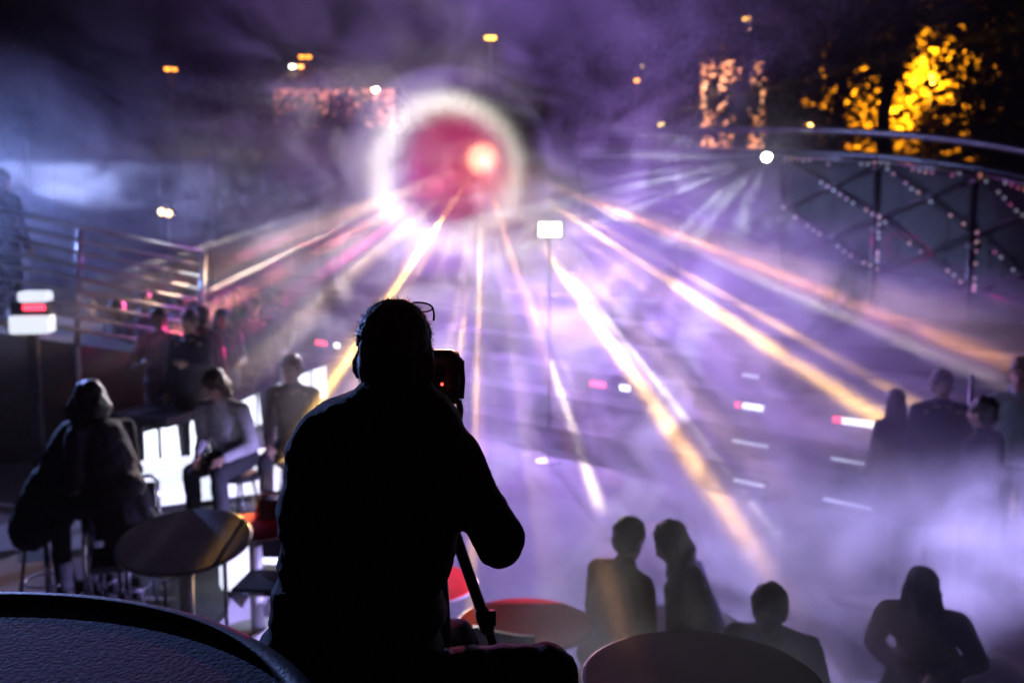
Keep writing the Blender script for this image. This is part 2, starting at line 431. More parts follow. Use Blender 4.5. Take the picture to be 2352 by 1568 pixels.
# added glowing beads along the scaffold diagonals, standing for laser glints on tubes
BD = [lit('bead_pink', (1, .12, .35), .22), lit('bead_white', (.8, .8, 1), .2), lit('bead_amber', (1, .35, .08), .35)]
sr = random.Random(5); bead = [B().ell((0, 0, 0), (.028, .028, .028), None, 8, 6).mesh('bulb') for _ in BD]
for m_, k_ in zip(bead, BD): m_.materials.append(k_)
for i, lb_ in ((2, 'added beads for laser glints along the scaffold bay beside the white spotlight'), (3, 'added beads for laser glints on the second scaffold bay from the spotlight'), (4, 'added beads for laser glints on the third scaffold bay from the spotlight')):
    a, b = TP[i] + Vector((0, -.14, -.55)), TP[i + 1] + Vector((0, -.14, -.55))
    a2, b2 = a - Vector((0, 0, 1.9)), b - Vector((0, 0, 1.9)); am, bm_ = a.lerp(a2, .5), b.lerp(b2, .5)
    st_ = thing('glint_beads', lb_, 'string lights', (0, 0, 0), 0, 'added glint beads on the scaffold')
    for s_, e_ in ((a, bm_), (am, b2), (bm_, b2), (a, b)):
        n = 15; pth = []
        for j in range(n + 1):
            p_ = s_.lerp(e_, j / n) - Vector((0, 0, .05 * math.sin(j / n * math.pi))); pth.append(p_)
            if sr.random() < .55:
                o_ = bpy.data.objects.new('bulb', sr.choice(bead)); C.objects.link(o_); o_.parent = st_; o_.location = p_ + Vector((0, -.03, sr.uniform(-.02, .02)))  # bead standing for one laser glint
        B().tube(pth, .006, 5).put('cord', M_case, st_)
# ------------------------------------------------------------------ lamps
def post_lamp(name, label, cat, px, py, Y, heads, mcol, ground=PLAZA, group=None, r=.05, size=.16, cooler=None):
    p = at(px, py, Y)
    t = thing(name, label, cat, (p.x, p.y, ground), 0, group)
    h = p.z - ground
    hs = [Vector((dx, dy, h + dz)) for dx, dy, dz in heads]
    B().tube([(0, .1, 0), (0, .1, h * .5), (0, .1, h + .25)], [r * 1.5, r * 1.1, r * .8], 10).put('pole', M_dsteel, t, True)
    for i, q in enumerate(hs):
        B().tube([(0, .1, h + .22), (q.x * .6, .08, q.z + .26), (q.x, .02, q.z + .14)], r * .6, 8).put('arm', M_dsteel, t, True)
        hd = B().lathe([(.02, .16), (size * .5, .15), (size * 1.15, .05), (size * 1.15, .02)], 16, q).put('lamp_head', M_dsteel, t, True)
        B().ell(q, (size, size, size * .8)).put('bulb', mcol if not isinstance(mcol, (list, tuple)) else mcol[i], t, True)
    return p
AMB = lit('sodium_bulb', (1, .30, .02), 7); WRM = lit('warm_bulb', (1, .66, .22), 9); YLW = lit('yellow_bulb', (1, .45, .05), 9); PNK = lit('pale_bulb', (1, .9, .75), 14)
post_lamp('street_lamp', 'twin amber street lamp standing alone above the railing', 'street lamp', 390, 158, 62, [(-.16, 0, 0), (.28, 0, 0)], AMB, group='street lamps')
post_lamp('street_lamp', 'twin amber street lamp just above the pair of pale lamps', 'street lamp', 700, 130, 66, [(-.2, 0, 0), (.25, 0, 0)], AMB, group='street lamps')
post_lamp('street_lamp', 'pale and amber pair of street lamps before the lit house', 'street lamp', 680, 152, 58, [(-.2, 0, 0), (.25, 0, 0)], [PNK, AMB], group='street lamps')
post_lamp('street_lamp', 'single warm white street lamp in front of the pink lit house', 'street lamp', 862, 205, 50, [(0, 0, 0)], WRM, group='street lamps')
post_lamp('street_lamp', 'bright amber street lamp high above the laser projector', 'street lamp', 1126, 86, 56, [(-.14, 0, 0), (.16, 0, 0)], YLW, group='street lamps')
post_lamp('street_lamp', 'twin yellow street lamp among the dark trees by the lit tower', 'street lamp', 1722, 41, 44, [(-.16, 0, 0), (.14, 0, 0)], YLW, group='street lamps')
post_lamp('signal_lamp', 'small red signal lamp beside the pink lit house', 'signal', 646, 278, 42, [(0, 0, 0)], M_red, size=.14)
# flood lamp in the middle of the plaza
p = at(1263, 527, 12.6)
t = thing('flood_lamp', 'square white flood lamp on a slim pole in the smoky plaza', 'lamp', (p.x, p.y, PLAZA))
h = p.z - PLAZA
B().tube([(0, .06, 0), (0, .06, h + .05)], .013, 10).put('pole', M_dsteel, t, True)
B().lathe([(.16, 0), (.16, .015), (.03, .03)], 20, (0, .06, 0)).put('foot', M_dsteel, t)
B().box((-.17, -.03, h - .115), (.17, .05, h + .115), .015).put('housing', M_case, t)
B().box((-.14, -.045, h - .088), (.14, -.031, h + .088), .006).put('glass', lit('flood_glass', (.95, .97, 1), 7), t)
# laser projector on a mast
def truss_mast(name, label, P, w_=.14):
    t = thing(name, label, 'mast', (P.x, P.y + .35, PLAZA)); h = P.z - PLAZA + .45
    for dx in (-w_, w_):
        for dy in (-w_, w_): B().tube([(dx, dy, 0), (dx, dy, h)], .022, 8).put('upright', M_dsteel, t, True)
    n = int(h / .45)
    for k in range(n):
        z0, z1 = h * k / n + .04, h * (k + 1) / n - .04
        for s_ in (-1, 1): B().tube([(-w_ * s_, -w_, z0), (w_ * s_, -w_, z1)], .010, 6).put('lacing', M_dsteel, t)
    B().box((-.3, -.3, 0), (.3, .3, .03), .005).put('base_plate', M_dsteel, t)
truss_mast('lighting_mast', 'dark lattice mast carrying the laser projector', LASER)
t = thing('laser_projector', 'laser projector with a blazing red white aperture on the lattice mast', 'projector', LASER)
B().box((-.2, .04, -.12), (.2, .20, .14), .015).put('case', M_case, t)
B().lathe([(.07, 0), (.075, .02), (.06, .03)], 20).put('aperture_ring', M_dsteel, t).matrix_local = Matrix.Translation((0, .04, 0)) @ Matrix.Rotation(R(90), 4, 'X')
B().ell((0, .045, 0), (.045, .02, .045)).put('aperture', lit('laser_glass', (1, .70, .35), 90), t, True)
B().tube([(-.23, .12, .0), (-.23, .12, .2), (.23, .12, .2), (.23, .12, 0)], .012, 8).put('bracket', M_dsteel, t)
t = thing('spotlight', 'white spotlight with a star bright lens on the scaffold rail', 'spotlight', SPOT)
B().lathe([(.06, .30), (.10, .26), (.12, .06), (.14, .02), (.14, .0)], 20).put('can', M_case, t, True).matrix_local = Matrix.Translation((0, .03, 0)) @ Matrix.Rotation(R(-78), 4, 'X')
B().ell((0, .03, 0), (.085, .02, .085)).put('lens', lit('spot_glass', (.95, 1, 1), 40), t, True)
B().tube([(-.15, .14, 0), (-.15, .16, .24), (.15, .16, .24), (.15, .14, 0)], .012, 8).put('yoke', M_dsteel, t)
B().tube([(0, .16, .24), (0, .2, .62)], .018, 8).put('hook', M_dsteel, t)
# pair of small warm lamps on a pole at left
p = at(378, 488, 15)
t = thing('stage_lamp', 'two small warm stage lamps side by side above the crowd', 'lamp', (p.x, p.y, LEFT))
h = p.z - LEFT
B().tube([(0, .12, 0), (0, .12, h)], .02, 8).put('pole', M_dsteel, t)
for i, dx in enumerate((-.045, .06)):
    B().lathe([(.05, .16), (.07, .1), (.075, 0)], 14).put('can', M_case, t, True).matrix_local = Matrix.Translation((dx, .01, h + (.01 if i == 0 else -.015))) @ Matrix.Rotation(R(-80), 4, 'X')
    B().ell((dx, 0, h + (.01 if i == 0 else -.015)), (.05, .02, .05)).put('lens', lit('warm_lens', (1, .62, .28), 7), t, True)
# the blue wash light standing outside on the left
t = thing('wash_light', 'blue wash light on a stand beside the ramp railing', 'spotlight', WASH)
B().lathe([(.08, .34), (.13, .28), (.16, .04), (.16, 0)], 20).put('can', M_case, t, True).matrix_local = Matrix.Rotation(R(90), 4, 'Z') @ Matrix.Rotation(R(-90), 4, 'X') @ Matrix.Translation((0, 0, .02))
B().ell((0, 0, 0), (.02, .13, .13)).put('lens', lit('wash_glass', (.5, .6, 1), 8), t, True)
B().tube([(-.2, 0, LEFT - WASH.z), (-.2, 0, 0)], .025, 8).put('stand_pole', M_dsteel, t)
t = thing('wash_light', 'violet blue wash light on a stand beyond the hooded person', 'spotlight', WASH2)
B().lathe([(.08, .34), (.13, .28), (.16, .04), (.16, 0)], 20).put('can', M_case, t, True).matrix_local = Matrix.Rotation(R(-90), 4, 'Z') @ Matrix.Rotation(R(-90), 4, 'X') @ Matrix.Translation((0, 0, .02))
B().ell((0, 0, 0), (.02, .13, .13)).put('lens', lit('wash_glass', (.5, .6, 1), 8), t, True)
B().tube([(.2, 0, PLAZA - WASH2.z), (.2, 0, 0)], .025, 8).put('stand_pole', M_dsteel, t)
# ------------------------------------------------------------------ ramp railing at left
rl = thing('ramp_railing', 'steel railing of many thin bars sloping beside the ramp at left', 'railing')
ra, rb = at(-260, 425, 10.2), at(465, 580, 12.2)
for k in range(9):
    dz = -.155 * k * (1 if k < 2 else .95)
    B().tube([ra + Vector((0, 0, dz)), rb + Vector((-.02 * k, 0, dz))], .024 if k else .032, 10).put('bar', M_steel, rl, True)
for f in (.06, .56, 1.0):
    q = ra.lerp(rb, f)
    B().tube([q + Vector((0, .045, .02)), q + Vector((-.10, .045, -1.38))], .034, 10).put('post', M_steel, rl, True)
    B().lathe([(.045, 0), (.045, .03)], 12, q + Vector((0, .045, .0))).put('post_cap', M_steel, rl)
    B().tube([q + Vector((-.10, .045, -1.38)), (q.x - .1, q.y + .045, LEFT)], .034, 8).put('post_foot', M_steel, rl)

M_ramp = mat('ramp_concrete', (.06, .06, .068), .85, 0, .3, 3, .3, 40)
b_ = B(); rv = []
for q in (ra, rb):
    for dy in (.10, 1.9):
        for z_ in (LEFT, q.z - 1.36): rv.append(b_.bm.verts.new((q.x - .1, q.y + dy, z_)))
for f in ((0, 1, 3, 2), (4, 6, 7, 5), (1, 5, 7, 3), (0, 2, 6, 4), (0, 4, 5, 1), (2, 3, 7, 6)): b_.bm.faces.new([rv[i] for i in f])
struct('ramp', b_, M_ramp)
def ramp_z(x): f = (x - ra.x) / (rb.x - ra.x); return ra.lerp(rb, f).z - 1.36
# ------------------------------------------------------------------ tables and chairs
M_top = mat('table_laminate', (.075, .07, .088), .65, 0, .12, 5, .08, 60)
M_rim = mat('table_edge', (.62, .62, .66), .3, .6, .1, 8)
M_leg = mat('white_lacquer', (.72, .72, .75), .35, 0, .08, 8)
M_topredlit = mat('red_lit_laminate', (.62, .010, .02), .85, 0, .12, 5, .08, 60, spec=.08); M_toppale = mat('pale_laminate', (.50, .47, .58), .5, 0, .12, 5, .08, 60); M_topdark = mat('dark_laminate', (.035, .028, .042), .7, 0, .15, 5, .08, 60, spec=.2)  # the red top colour holds the red light falling on the tables
def bistro(label, p, r=.35, tilt=0, tz=0, hgt=.75, ground=None, group='round bistro tables', tm=None):
    t = thing('bistro_table', label, 'table', (p.x, p.y, ground), tz, group)
    T = Matrix.Translation((0, 0, hgt)) @ Matrix.Rotation(tilt, 4, 'X')
    a = B().lathe([(r - .006, -.016), (r - .002, -.012), (r - .002, -.001), (r - .012, .006), (0.001, .006)], 56).put('table_top', tm or M_top, t); a.matrix_local = T
    a = B().lathe([(r - .0015, -.012), (r + .003, -.010), (r + .003, -.002), (r - .0015, 0)], 56).put('edge_band', M_rim, t); a.matrix_local = T
    B().tube([(0, 0, .03), (0, 0, hgt - .02)], .042, 20).put('leg', M_leg, t, True)
    B().lathe([(.24, 0), (.24, .012), (.05, .028), (.045, .05)], 36).put('foot', M_leg, t, True)
    a = B().lathe([(.09, -.035), (.12, -.017)], 20).put('top_plate', M_leg, t); a.matrix_local = T
    return t
bistro('round grey table tipped towards the terrace, a laser stripe across its top', on(424, 1240, LEFT + .75), .40, R(12), 0, ground=LEFT, tm=M_toppale)
bistro('round table with a drinking glass, behind the tipped grey table', on(585, 1208, LEFT + .72), .30, 0, 0, .72, ground=LEFT, tm=M_topredlit)
bistro('small round table on a white leg at the far end of the deck', on(30, 866, LEFT + .75), .33, 0, 0, ground=LEFT)
bistro('round table with red light painted on its top just beyond the photographer', on(965, 1338, PLAZA + .75), .37, 0, 0, ground=PLAZA, tm=M_topredlit)
bistro('round table with red light painted on its top beside the tripod leg and white chair', on(1205, 1432, PLAZA + .75), .40, 0, 0, ground=PLAZA, tm=M_topredlit)
bistro('pale round table between the two people seated in smoke', on(1560, 1432, PLAZA + .75), .36, 0, 0, ground=PLAZA)
bistro('large dark round table with an orange laser stripe on the step', Vector((on(1612, 1560, .21).x, on(1612, 1560, .21).y, 0)), .37, 0, 0, ground=-.54, tm=M_topdark)
bistro('round table with a red rim lost in the smoke below the standing pair', on(2110, 1178, PLAZA + .75), .35, 0, 0, ground=PLAZA)
bistro('round table holding red lit glasses at the feet of the hooded person', on(2370, 1075, PLAZA + .75), .35, 0, 0, ground=PLAZA)
# big round table beside the photographer
M_spk = mat('speckled_top', (.05, .065, .13), .85, 0, 1.0, 95, .45, 95)
bt = thing('round_table', 'big round table with speckled top and thick black rim beside the photographer', 'table', (-1.17, 1.33, 0))
B().lathe([(.86, -.03), (.865, -.0), (.80, .0), (.001, .0)], 96, (0, 0, .74)).put('table_top', M_spk, bt)
B().lathe([(.86, -.05), (.905, -.045), (.92, -.02), (.915, .004), (.90, .014), (.875, .014), (.8665, .004), (.8665, -.03)], 128, (0, 0, .74)).put('rim', mat('black_rubber', (.008, .008, .009), .55, 0, .2, 30, .2, 120), bt, True)
B().lathe([(.42, 0), (.42, .02), (.10, .06), (.08, .3), (.08, .69)], 40).put('pedestal', M_dsteel, bt, True)
# tubular chairs
M_chr = mat('chrome_tube', (.6, .6, .63), .18, 1, .06, 20); M_seat = mat('black_sling', (.012, .012, .014), .7, 0, .2, 60)
def chair(label, p, rz, ground):
    t = thing('tube_chair', label, 'chair', (p.x, p.y, ground), rz, 'tubular steel chairs')
    for s in (-1, 1):
        pts = [(s * .24, .24, .0), (s * .24, .24, .60), (s * .24, .22, .64), (s * .24, .18, .66), (s * .24, -.18, .66), (s * .24, -.22, .64), (s * .24, -.24, .60), (s * .24, -.24, 0)]
        B().tube(pts, .014, 12).put('side_frame', M_chr, t, True)
    B().tube([(-.226, .24, .42), (.226, .24, .42)], .011, 10).put('cross_tube', M_chr, t, True)
    B().tube([(-.226, -.24, .40), (.226, -.24, .40)], .011, 10).put('cross_tube', M_chr, t, True)
    B().tube([(-.22, -.25, .40), (-.22, -.30, .86), (-.18, -.31, .90), (.18, -.31, .90), (.22, -.30, .86), (.22, -.25, .40)], .013, 12).put('back_frame', M_chr, t, True)
    B().box((-.215, -.24, .425), (.215, .23, .445), .008).put('seat', M_seat, t)
    a = B().box((-.205, -.008, 0), (.205, .008, .38), .006).put('backrest', M_seat, t); a.matrix_local = Matrix.Translation((0, -.262, .48)) @ Matrix.Rotation(R(6.5), 4, 'X')
    return t
chair('steel tube chair left of the tipped grey table', on(296, 1420, LEFT), R(200), LEFT)
chair('steel tube chair between the tipped grey table and the photographer', on(640, 1480, LEFT), R(175), LEFT)
# glass on the table with red light painted on
def glass(p, label, h=.14, m=None):
    g = B().lathe([(.028, 0), (.030, .004), (.034, h), (.032, h), (.028, .008), (.001, .008)], 20).put('drinking_glass', m or M_glass, None, True)
    g.location = p; tag(g, label, 'glass', 'drinking glasses')
M_glass = mat('clear_glass', (.85, .88, .95), .05, 0, 0); M_glass.node_tree.nodes['Principled BSDF'].inputs['Transmission Weight'].default_value = .85
M_drink = mat('red_drink', (.7, .05, .06), .1, 0, 0); M_drink.node_tree.nodes['Principled BSDF'].inputs['Transmission Weight'].default_value = .5
q = on(612, 1180, LEFT + .726); glass(q, 'clear drinking glass on the table behind the tipped table', .16)
q = on(2348, 1072, PLAZA + .756)
for lb_, h_, dx, dy in (('tall red drink beside the small white lantern', .19, -.02, .0), ('short red drink behind the tall red drink', .12, .06, .06), ('red drink at the front edge of the lantern table', .16, .02, -.12)): glass(q + Vector((dx, dy, 0)), lb_, h_, M_drink)
tl = thing('table_lantern', 'small white glowing lantern among the red drinks', 'lantern', on(2343, 1050, PLAZA + .756) + Vector((.02, .1, 0)))
B().lathe([(.05, 0), (.055, .01), (.05, .02)], 16).put('base', M_case, tl); B().ell((0, 0, .12), (.055, .055, .10)).put('globe', lit('lantern_globe', (.9, .95, 1), 3), tl, True)

# ------------------------------------------------------------------ curved bar with lit panels
M_pan = lit('lit_panel', (.80, .86, 1.0), 2.2, True)
bar = thing('curved_bar', 'curved dark bar counter with glowing white panels under its top', 'bar', (0, 0, 0))
pts = [on(330, 1110, LEFT), on(418, 1078, LEFT), on(505, 1032, LEFT), on(590, 985, LEFT), on(668, 946, LEFT), on(752, 915, LEFT)]
BP = smooth_path(pts, 2)
for i in range(len(BP) - 1):
    a, b = BP[i], BP[i + 1]; d_ = (b - a); rz = math.atan2(d_.y, d_.x); ln = d_.length
    T = Matrix.Translation(a) @ Matrix.Rotation(rz, 4, 'Z')
    B().box((.02, 0, .04), (ln - .02, .03, .52), .004, T).put('light_panel', M_pan, bar)
    B().box((-.018, -.02, 0), (.018, .05, .60), .004, T).put('mullion', M_dsteel, bar)
    B().box((.0, .032, 0), (ln, .25, .60), .004, T).put('carcass', M_hoard, bar)
inn = []; out = []
for i, p_ in enumerate(BP):
    d_ = BP[min(i + 1, len(BP) - 1)] - BP[max(i - 1, 0)]; n_ = Vector((d_.y, -d_.x, 0)).normalized()
    if n_.y > 0: n_ = -n_
    out.append(p_ + n_ * .32); inn.append(p_ - n_ * .45)
b_ = B(); V = [[b_.bm.verts.new((q.x, q.y, z)) for q in row] for z in (LEFT + .602, LEFT + .70) for row in (out, inn)]
for i in range(len(BP) - 1):
    for u, v in ((0, 1), (2, 3), (0, 2), (1, 3)): b_.bm.faces.new((V[u][i], V[u][i + 1], V[v][i + 1], V[v][i]))
for i in (0, -1): b_.bm.faces.new((V[0][i], V[1][i], V[3][i], V[2][i]))
b_.put('counter_top', mat('dark_counter', (.03, .03, .04), .3, 0, .2, 4), bar)
lb = thing('floor_glow_bench', 'made-up low glowing bench standing for bright floor before the curved bar', 'bench', on(455, 1150, LEFT), R(28))  # added bench whose glow stands for the white lit floor
B().box((-.75, -.28, .06), (.75, .28, .40), .05).put('body', lit('floor_glow', (.74, .80, 1.0), 1.25, True), lb, True)
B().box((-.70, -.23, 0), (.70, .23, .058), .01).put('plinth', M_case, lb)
lb = thing('floor_glow_bench', 'made-up low glowing bench for bright floor between photographer and tipped table', 'bench', on(650, 1345, LEFT), R(8))  # second added bench, glowing in place of bright floor
B().box((-.42, -.26, .06), (.42, .26, .38), .05).put('body', lit('floor_glow', (.74, .80, 1.0), .85, True), lb, True)
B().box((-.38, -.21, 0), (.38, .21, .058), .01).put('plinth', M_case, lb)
# white shell chair pushed up to the table with red light painted on
wc = thing('shell_chair', 'white plastic shell chair pushed up to the table with red light painted on', 'chair', (at(1176, 800, 5.05).x, 5.05, PLAZA), R(-25)); wc.scale = (1.25, 1.25, 1.25)
for z0, z1, nm in ((.46, .86, 'backrest'),):
    b_ = B(); g = []
    for j in range(7):
        z_ = z0 + (z1 - z0) * j / 6; row = []
        for i in range(9):
            a_ = R(-62 + 124 * i / 8); w_ = .23 - .02 * (j / 6) ** 3
            row.append([b_.bm.verts.new((math.sin(a_) * (w_ + t_), -.10 - math.cos(a_) * (.13 + t_) - .05 * j / 6, z_ - (.03 * abs(i - 4) / 4 if j == 6 else 0))) for t_ in (0, .012)])
        g.append(row)
    for j in range(6):
        for i in range(8):
            for s_ in (0, 1): b_.bm.faces.new((g[j][i][s_], g[j][i + 1][s_], g[j + 1][i + 1][s_], g[j + 1][i][s_]))
    for j in (0, 6):
        for i in range(8): b_.bm.faces.new((g[j][i][0], g[j][i + 1][0], g[j][i + 1][1], g[j][i][1]))
    for i in (0, 8):
        for j in range(6): b_.bm.faces.new((g[j][i][0], g[j + 1][i][0], g[j + 1][i][1], g[j][i][1]))
    b_.put(nm, M_leg, wc, True)
B().box((-.21, -.22, .44), (.21, .2, .465), .012).put('seat', M_leg, wc)
for x_ in (-.18, .18):
    for y_ in (-.2, .18): B().tube([(x_, y_, .44), (x_ * 1.2, y_ * 1.2, 0)], .012, 8).put('leg', M_chr, wc, True)
tp = thing('lamp_pole', 'slender white pole standing on the curved bar', 'pole', on(653, 900, LEFT + .70))
B().tube([(0, 0, 0), (0, 0, .5)], .04, 12).put('shaft', M_leg, tp, True); B().lathe([(.07, 0), (.07, .012), (.042, .03)], 16).put('foot', M_leg, tp)
# lit kiosk at the far left
k0 = at(66, 768, 10.2)
ks = thing('light_kiosk', 'rounded white glowing kiosk with a red display at the ramp', 'kiosk', (k0.x, k0.y, LEFT), R(8))
hk = .92
B().box((-.05, .08, 0), (.05, .18, k0.z - LEFT), .01).put('plinth', M_dsteel, ks)
zk = k0.z - LEFT
W_ = lit('kiosk_glow', (.82, .88, 1), 1.0, True)
B().box((-.20, .0, zk + .002), (.20, .26, zk + .19), .03).put('lower_panel', W_, ks)
B().box((-.10, .0, zk + .33), (.19, .26, zk + .44), .03).put('upper_panel', W_, ks)
B().box((-.19, .06, zk + .18), (.18, .24, zk + .34), .01).put('screen', M_case, ks)
B().box((-.06, .035, zk + .245), (.16, .059, zk + .30), .008).put('red_display', M_red, ks)
# stanchion by the standing pair
q = on(2232, 1010, PLAZA + .3)
st = thing('stanchion', 'thin pale steel pole between the standing pair', 'pole', (at(2232, 870, 8.6).x, 8.6, PLAZA))
B().tube([(0, 0, 0), (0, 0, 1.75)], .02, 10).put('shaft', M_steel, st, True); B().lathe([(.14, 0), (.14, .012), (.03, .03)], 20).put('foot', M_steel, st)

# ------------------------------------------------------------------ people
def solid(b, name, vox, smooth=4, fac=.5, disp=None):
    me = b.mesh(name + '_raw'); o = bpy.data.objects.new('tmp', me); C.objects.link(o)
    rm = o.modifiers.new('r', 'REMESH'); rm.mode = 'VOXEL'; rm.voxel_size = vox; rm.use_smooth_shade = True
    s = o.modifiers.new('s', 'SMOOTH'); s.iterations = smooth; s.factor = fac
    dg = bpy.context.evaluated_depsgraph_get(); dg.update()
    out = bpy.data.meshes.new_from_object(o.evaluated_get(dg)); out.name = name
    bpy.data.objects.remove(o); bpy.data.meshes.remove(me)
    if disp:
        ns = [v.normal.copy() for v in out.vertices]
        for v, n in zip(out.vertices, ns): v.co += n * disp(v.co)
    for p_ in out.polygons: p_.use_smooth = True
    return out
def ik(s, h, l1, l2, pole):
    d = h - s; L = min(d.length, (l1 + l2) * .995); u = d.normalized()
    a = (l1 * l1 - l2 * l2 + L * L) / (2 * L); hh = math.sqrt(max(l1 * l1 - a * a, 0))
    pl = pole - u * pole.dot(u); pl.normalize()
    return s + u * a + pl * hh, s + u * L
def hand(b, w, d, up, curl=.5, s=1.0):
    d = d.normalized(); side = d.cross(up).normalized(); up = side.cross(d).normalized()
    b.cap(w, .026 * s, w + d * .075 * s, .034 * s, flat=None)
    k = w + d * .085 * s
    for i, (o, L) in enumerate(((-.030, .070), (-.010, .080), (.010, .075), (.029, .058))):
        p0 = k + side * o * s; p1 = p0 + (d - up * curl * .5).normalized() * L * .5 * s
        p2 = p1 + (d * (1 - curl) - up * curl).normalized() * L * .5 * s
        b.cap(p0 - d * .02 * s, .0105 * s, p1, .0095 * s, 8); b.cap(p1, .0095 * s, p2, .008 * s, 8)
    t0 = w + d * .03 * s - side * .026 * s; t1 = t0 + (d * .6 - side * .7 - up * .2).normalized() * .04 * s; t2 = t1 + (d - side * .1 - up * curl).normalized() * .032 * s
    b.cap(t0, .014 * s, t1, .012 * s, 8); b.cap(t1, .012 * s, t2, .010 * s, 8)
def head_shapes(b, c, M, s=1.0):
    f = lambda v: c + M @ (Vector(v) * s)
    b.ell(f((0, -.012, .035)), (.076 * s, .098 * s, .088 * s), M.to_4x4())                       # cranium
    b.ell(f((0, .022, -.035)), (.060 * s, .070 * s, .085 * s), M.to_4x4())                       # face
    b.ell(f((0, .045, -.095)), (.036 * s, .035 * s, .025 * s), M.to_4x4())                       # chin
    b.cap(f((0, .088, .005)), .010 * s, f((0, .110, -.032)), .014 * s, 8)                        # nose
    for q in (-1, 1):
        b.ell(f((q * .079, -.008, -.018)), (.010 * s, .022 * s, .034 * s), (M @ Matrix.Rotation(q * .35, 3, 'Z')).to_4x4())   # ear
        b.ell(f((q * .031, .083, .008)), (.013 * s, .010 * s, .010 * s), M.to_4x4())             # eye
        b.cap(f((q * .012, .088, .024)), .007 * s, f((q * .048, .076, .022)), .006 * s, 8)       # brow
    b.cap(f((-.020, .084, -.062)), .008 * s, f((.020, .084, -.062)), .008 * s, 8)                # mouth
SK = mat('skin', (.42, .26, .20), .55, 0, .12, 30, .1, 200)
_cl = {}
def cloth(col, rough=.85):
    k = 'cloth_%02d%02d%02d' % tuple(int(c * 99) for c in col)
    return mat(k, col, rough, 0, .25, 18, .35, 90)
def person(label, loc, rz, pose='stand', lean=0.0, top=(.02, .02, .025), legs=(.02, .022, .03), hairc=(.02, .015, .012), hair='short', handL=None, handR=None, look=0, nod=0, s=1.0, seat=.46, hood=None, vox=.013, knees=None, group=None, wide=1.0, coat=False):
    t = thing('person', label, 'person', loc, rz, group)
    V_ = lambda *a: Vector(a)
    if pose == 'stand':
        hip = .92; kn = [V_(x * .10, .03, .49) for x in (-1, 1)]; an = [V_(x * .11, -.01, .08) for x in (-1, 1)]
        pel = V_(0, 0, .95)
    else:
        hip = seat + .09; pel = V_(0, -.02, seat + .12)
        kn = [V_(x * .13, .42, seat + .05) for x in (-1, 1)]; an = [V_(x * .13, .40, .08) for x in (-1, 1)]
        if knees: kn = [Vector(k) for k in knees]; an = [V_(k.x * 1.02, k.y - .03, .08) for k in kn]
    hips = [V_(x * .095, pel.y, hip) for x in (-1, 1)]
    Rl = Matrix.Rotation(-lean, 3, 'X')
    up = lambda v: pel + Rl @ Vector(v)
    chest = up((0, .0, .36)); sh = [up((x * .185 * wide, -.01, .445)) for x in (-1, 1)]; nk = up((0, -.005, .53)); 
    hc = nk + Rl @ V_(0, .02, .0) + V_(0, 0, .135) * (1 if lean < .5 else .9) + (V_(0, .03, 0) if lean > .2 else V_(0, 0, 0))
    HM = Matrix.Rotation(look, 3, 'Z') @ Matrix.Rotation(-nod, 3, 'X')
    hs = []
    for i, hd in enumerate((handL, handR)):
        if hd is None: hd = (V_((-1, 1)[i] * .24, .10, .86) if pose == 'stand' else V_((-1, 1)[i] * .12, .34, seat + .16))
        e, w_ = ik(sh[i], Vector(hd), .30, .26, V_((-1, 1)[i] * .38, -.55, -.6)); hs.append((sh[i], e, w_))
    # body: one surface
    b = B(); head_shapes(b, hc, HM)
    b.cap(nk - V_(0, 0, .05), .058, hc - V_(0, .01, .05), .052)
    b.cap(up((0, 0, .05)), .12, up((0, 0, .25)), .115, flat=(1.15, .8)); b.cap(up((0, 0, .25)), .12, up((0, 0, .42)), .115, flat=(1.25, .85))
    for i in (0, 1):
        s_, e, w_ = hs[i]
        b.cap(up(((-1, 1)[i] * .08, 0, .45)), .06, s_, .058); b.cap(s_, .055, e, .042); b.cap(e, .042, w_, .028)
        hand(b, w_, (w_ - e), V_(0, 0, 1) if pose == 'sit' else V_((-1, 1)[i], 0, 0), .55)
        b.cap(hips[i], .085, kn[i], .055); b.cap(kn[i], .055, an[i], .038); b.cap(an[i] + V_(0, -.03, -.03), .038, an[i] + V_(0, .13, -.045), .03)
    bd = link('body', solid(b, 'body', vox, 2), SK, t)
    # top
    fold = lambda co: .006 * mnoise.noise(Vector((co.x * 9, co.y * 9, co.z * 16))) + .004 * mnoise.noise(co * 30)
    b = B()
    b.cap(up((0, 0, .02)), .145, up((0, 0, .22)), .14, 16, flat=(1.18, .85)); b.cap(up((0, 0, .22)), .142, up((0, -.01, .40)), .13, 16, flat=(1.22 * wide, .9))
    b.cap(up((-.06, -.01, .46)), .065, up((.06, -.01, .46)), .065); b.cap(nk - V_(0, 0, .05), .075, nk + V_(0, .005, .0), .068)
    if coat: b.cap(up((0, 0, .05)), .16, up((0, .03, -.22)), .17, 16, flat=(1.15, .9))
    for i in (0, 1):
        s_, e, w_ = hs[i]; x = (-1, 1)[i]
        b.cap(up((x * .06, -.01, .475)), .062, s_, .064); b.cap(s_, .066, e, .056); b.cap(e, .060, e.lerp(w_, .93), .042)
    if hood: b.ell(nk + V_(0, -.06, .0), (.12, .08, .09))
    link('jacket', solid(b, 'jacket', vox, 3, .5, fold), cloth(top), t)
    b = B(); b.cap(up((0, 0, -.02)), .135, up((0, 0, .06)), .135, 16, flat=(1.15, .88))
    for i in (0, 1): b.cap(hips[i], .10, kn[i], .073); b.cap(kn[i], .073, an[i] + V_(0, 0, .02), .056)
    link('trousers', solid(b, 'trousers', vox, 3, .5, fold), cloth(legs), t)
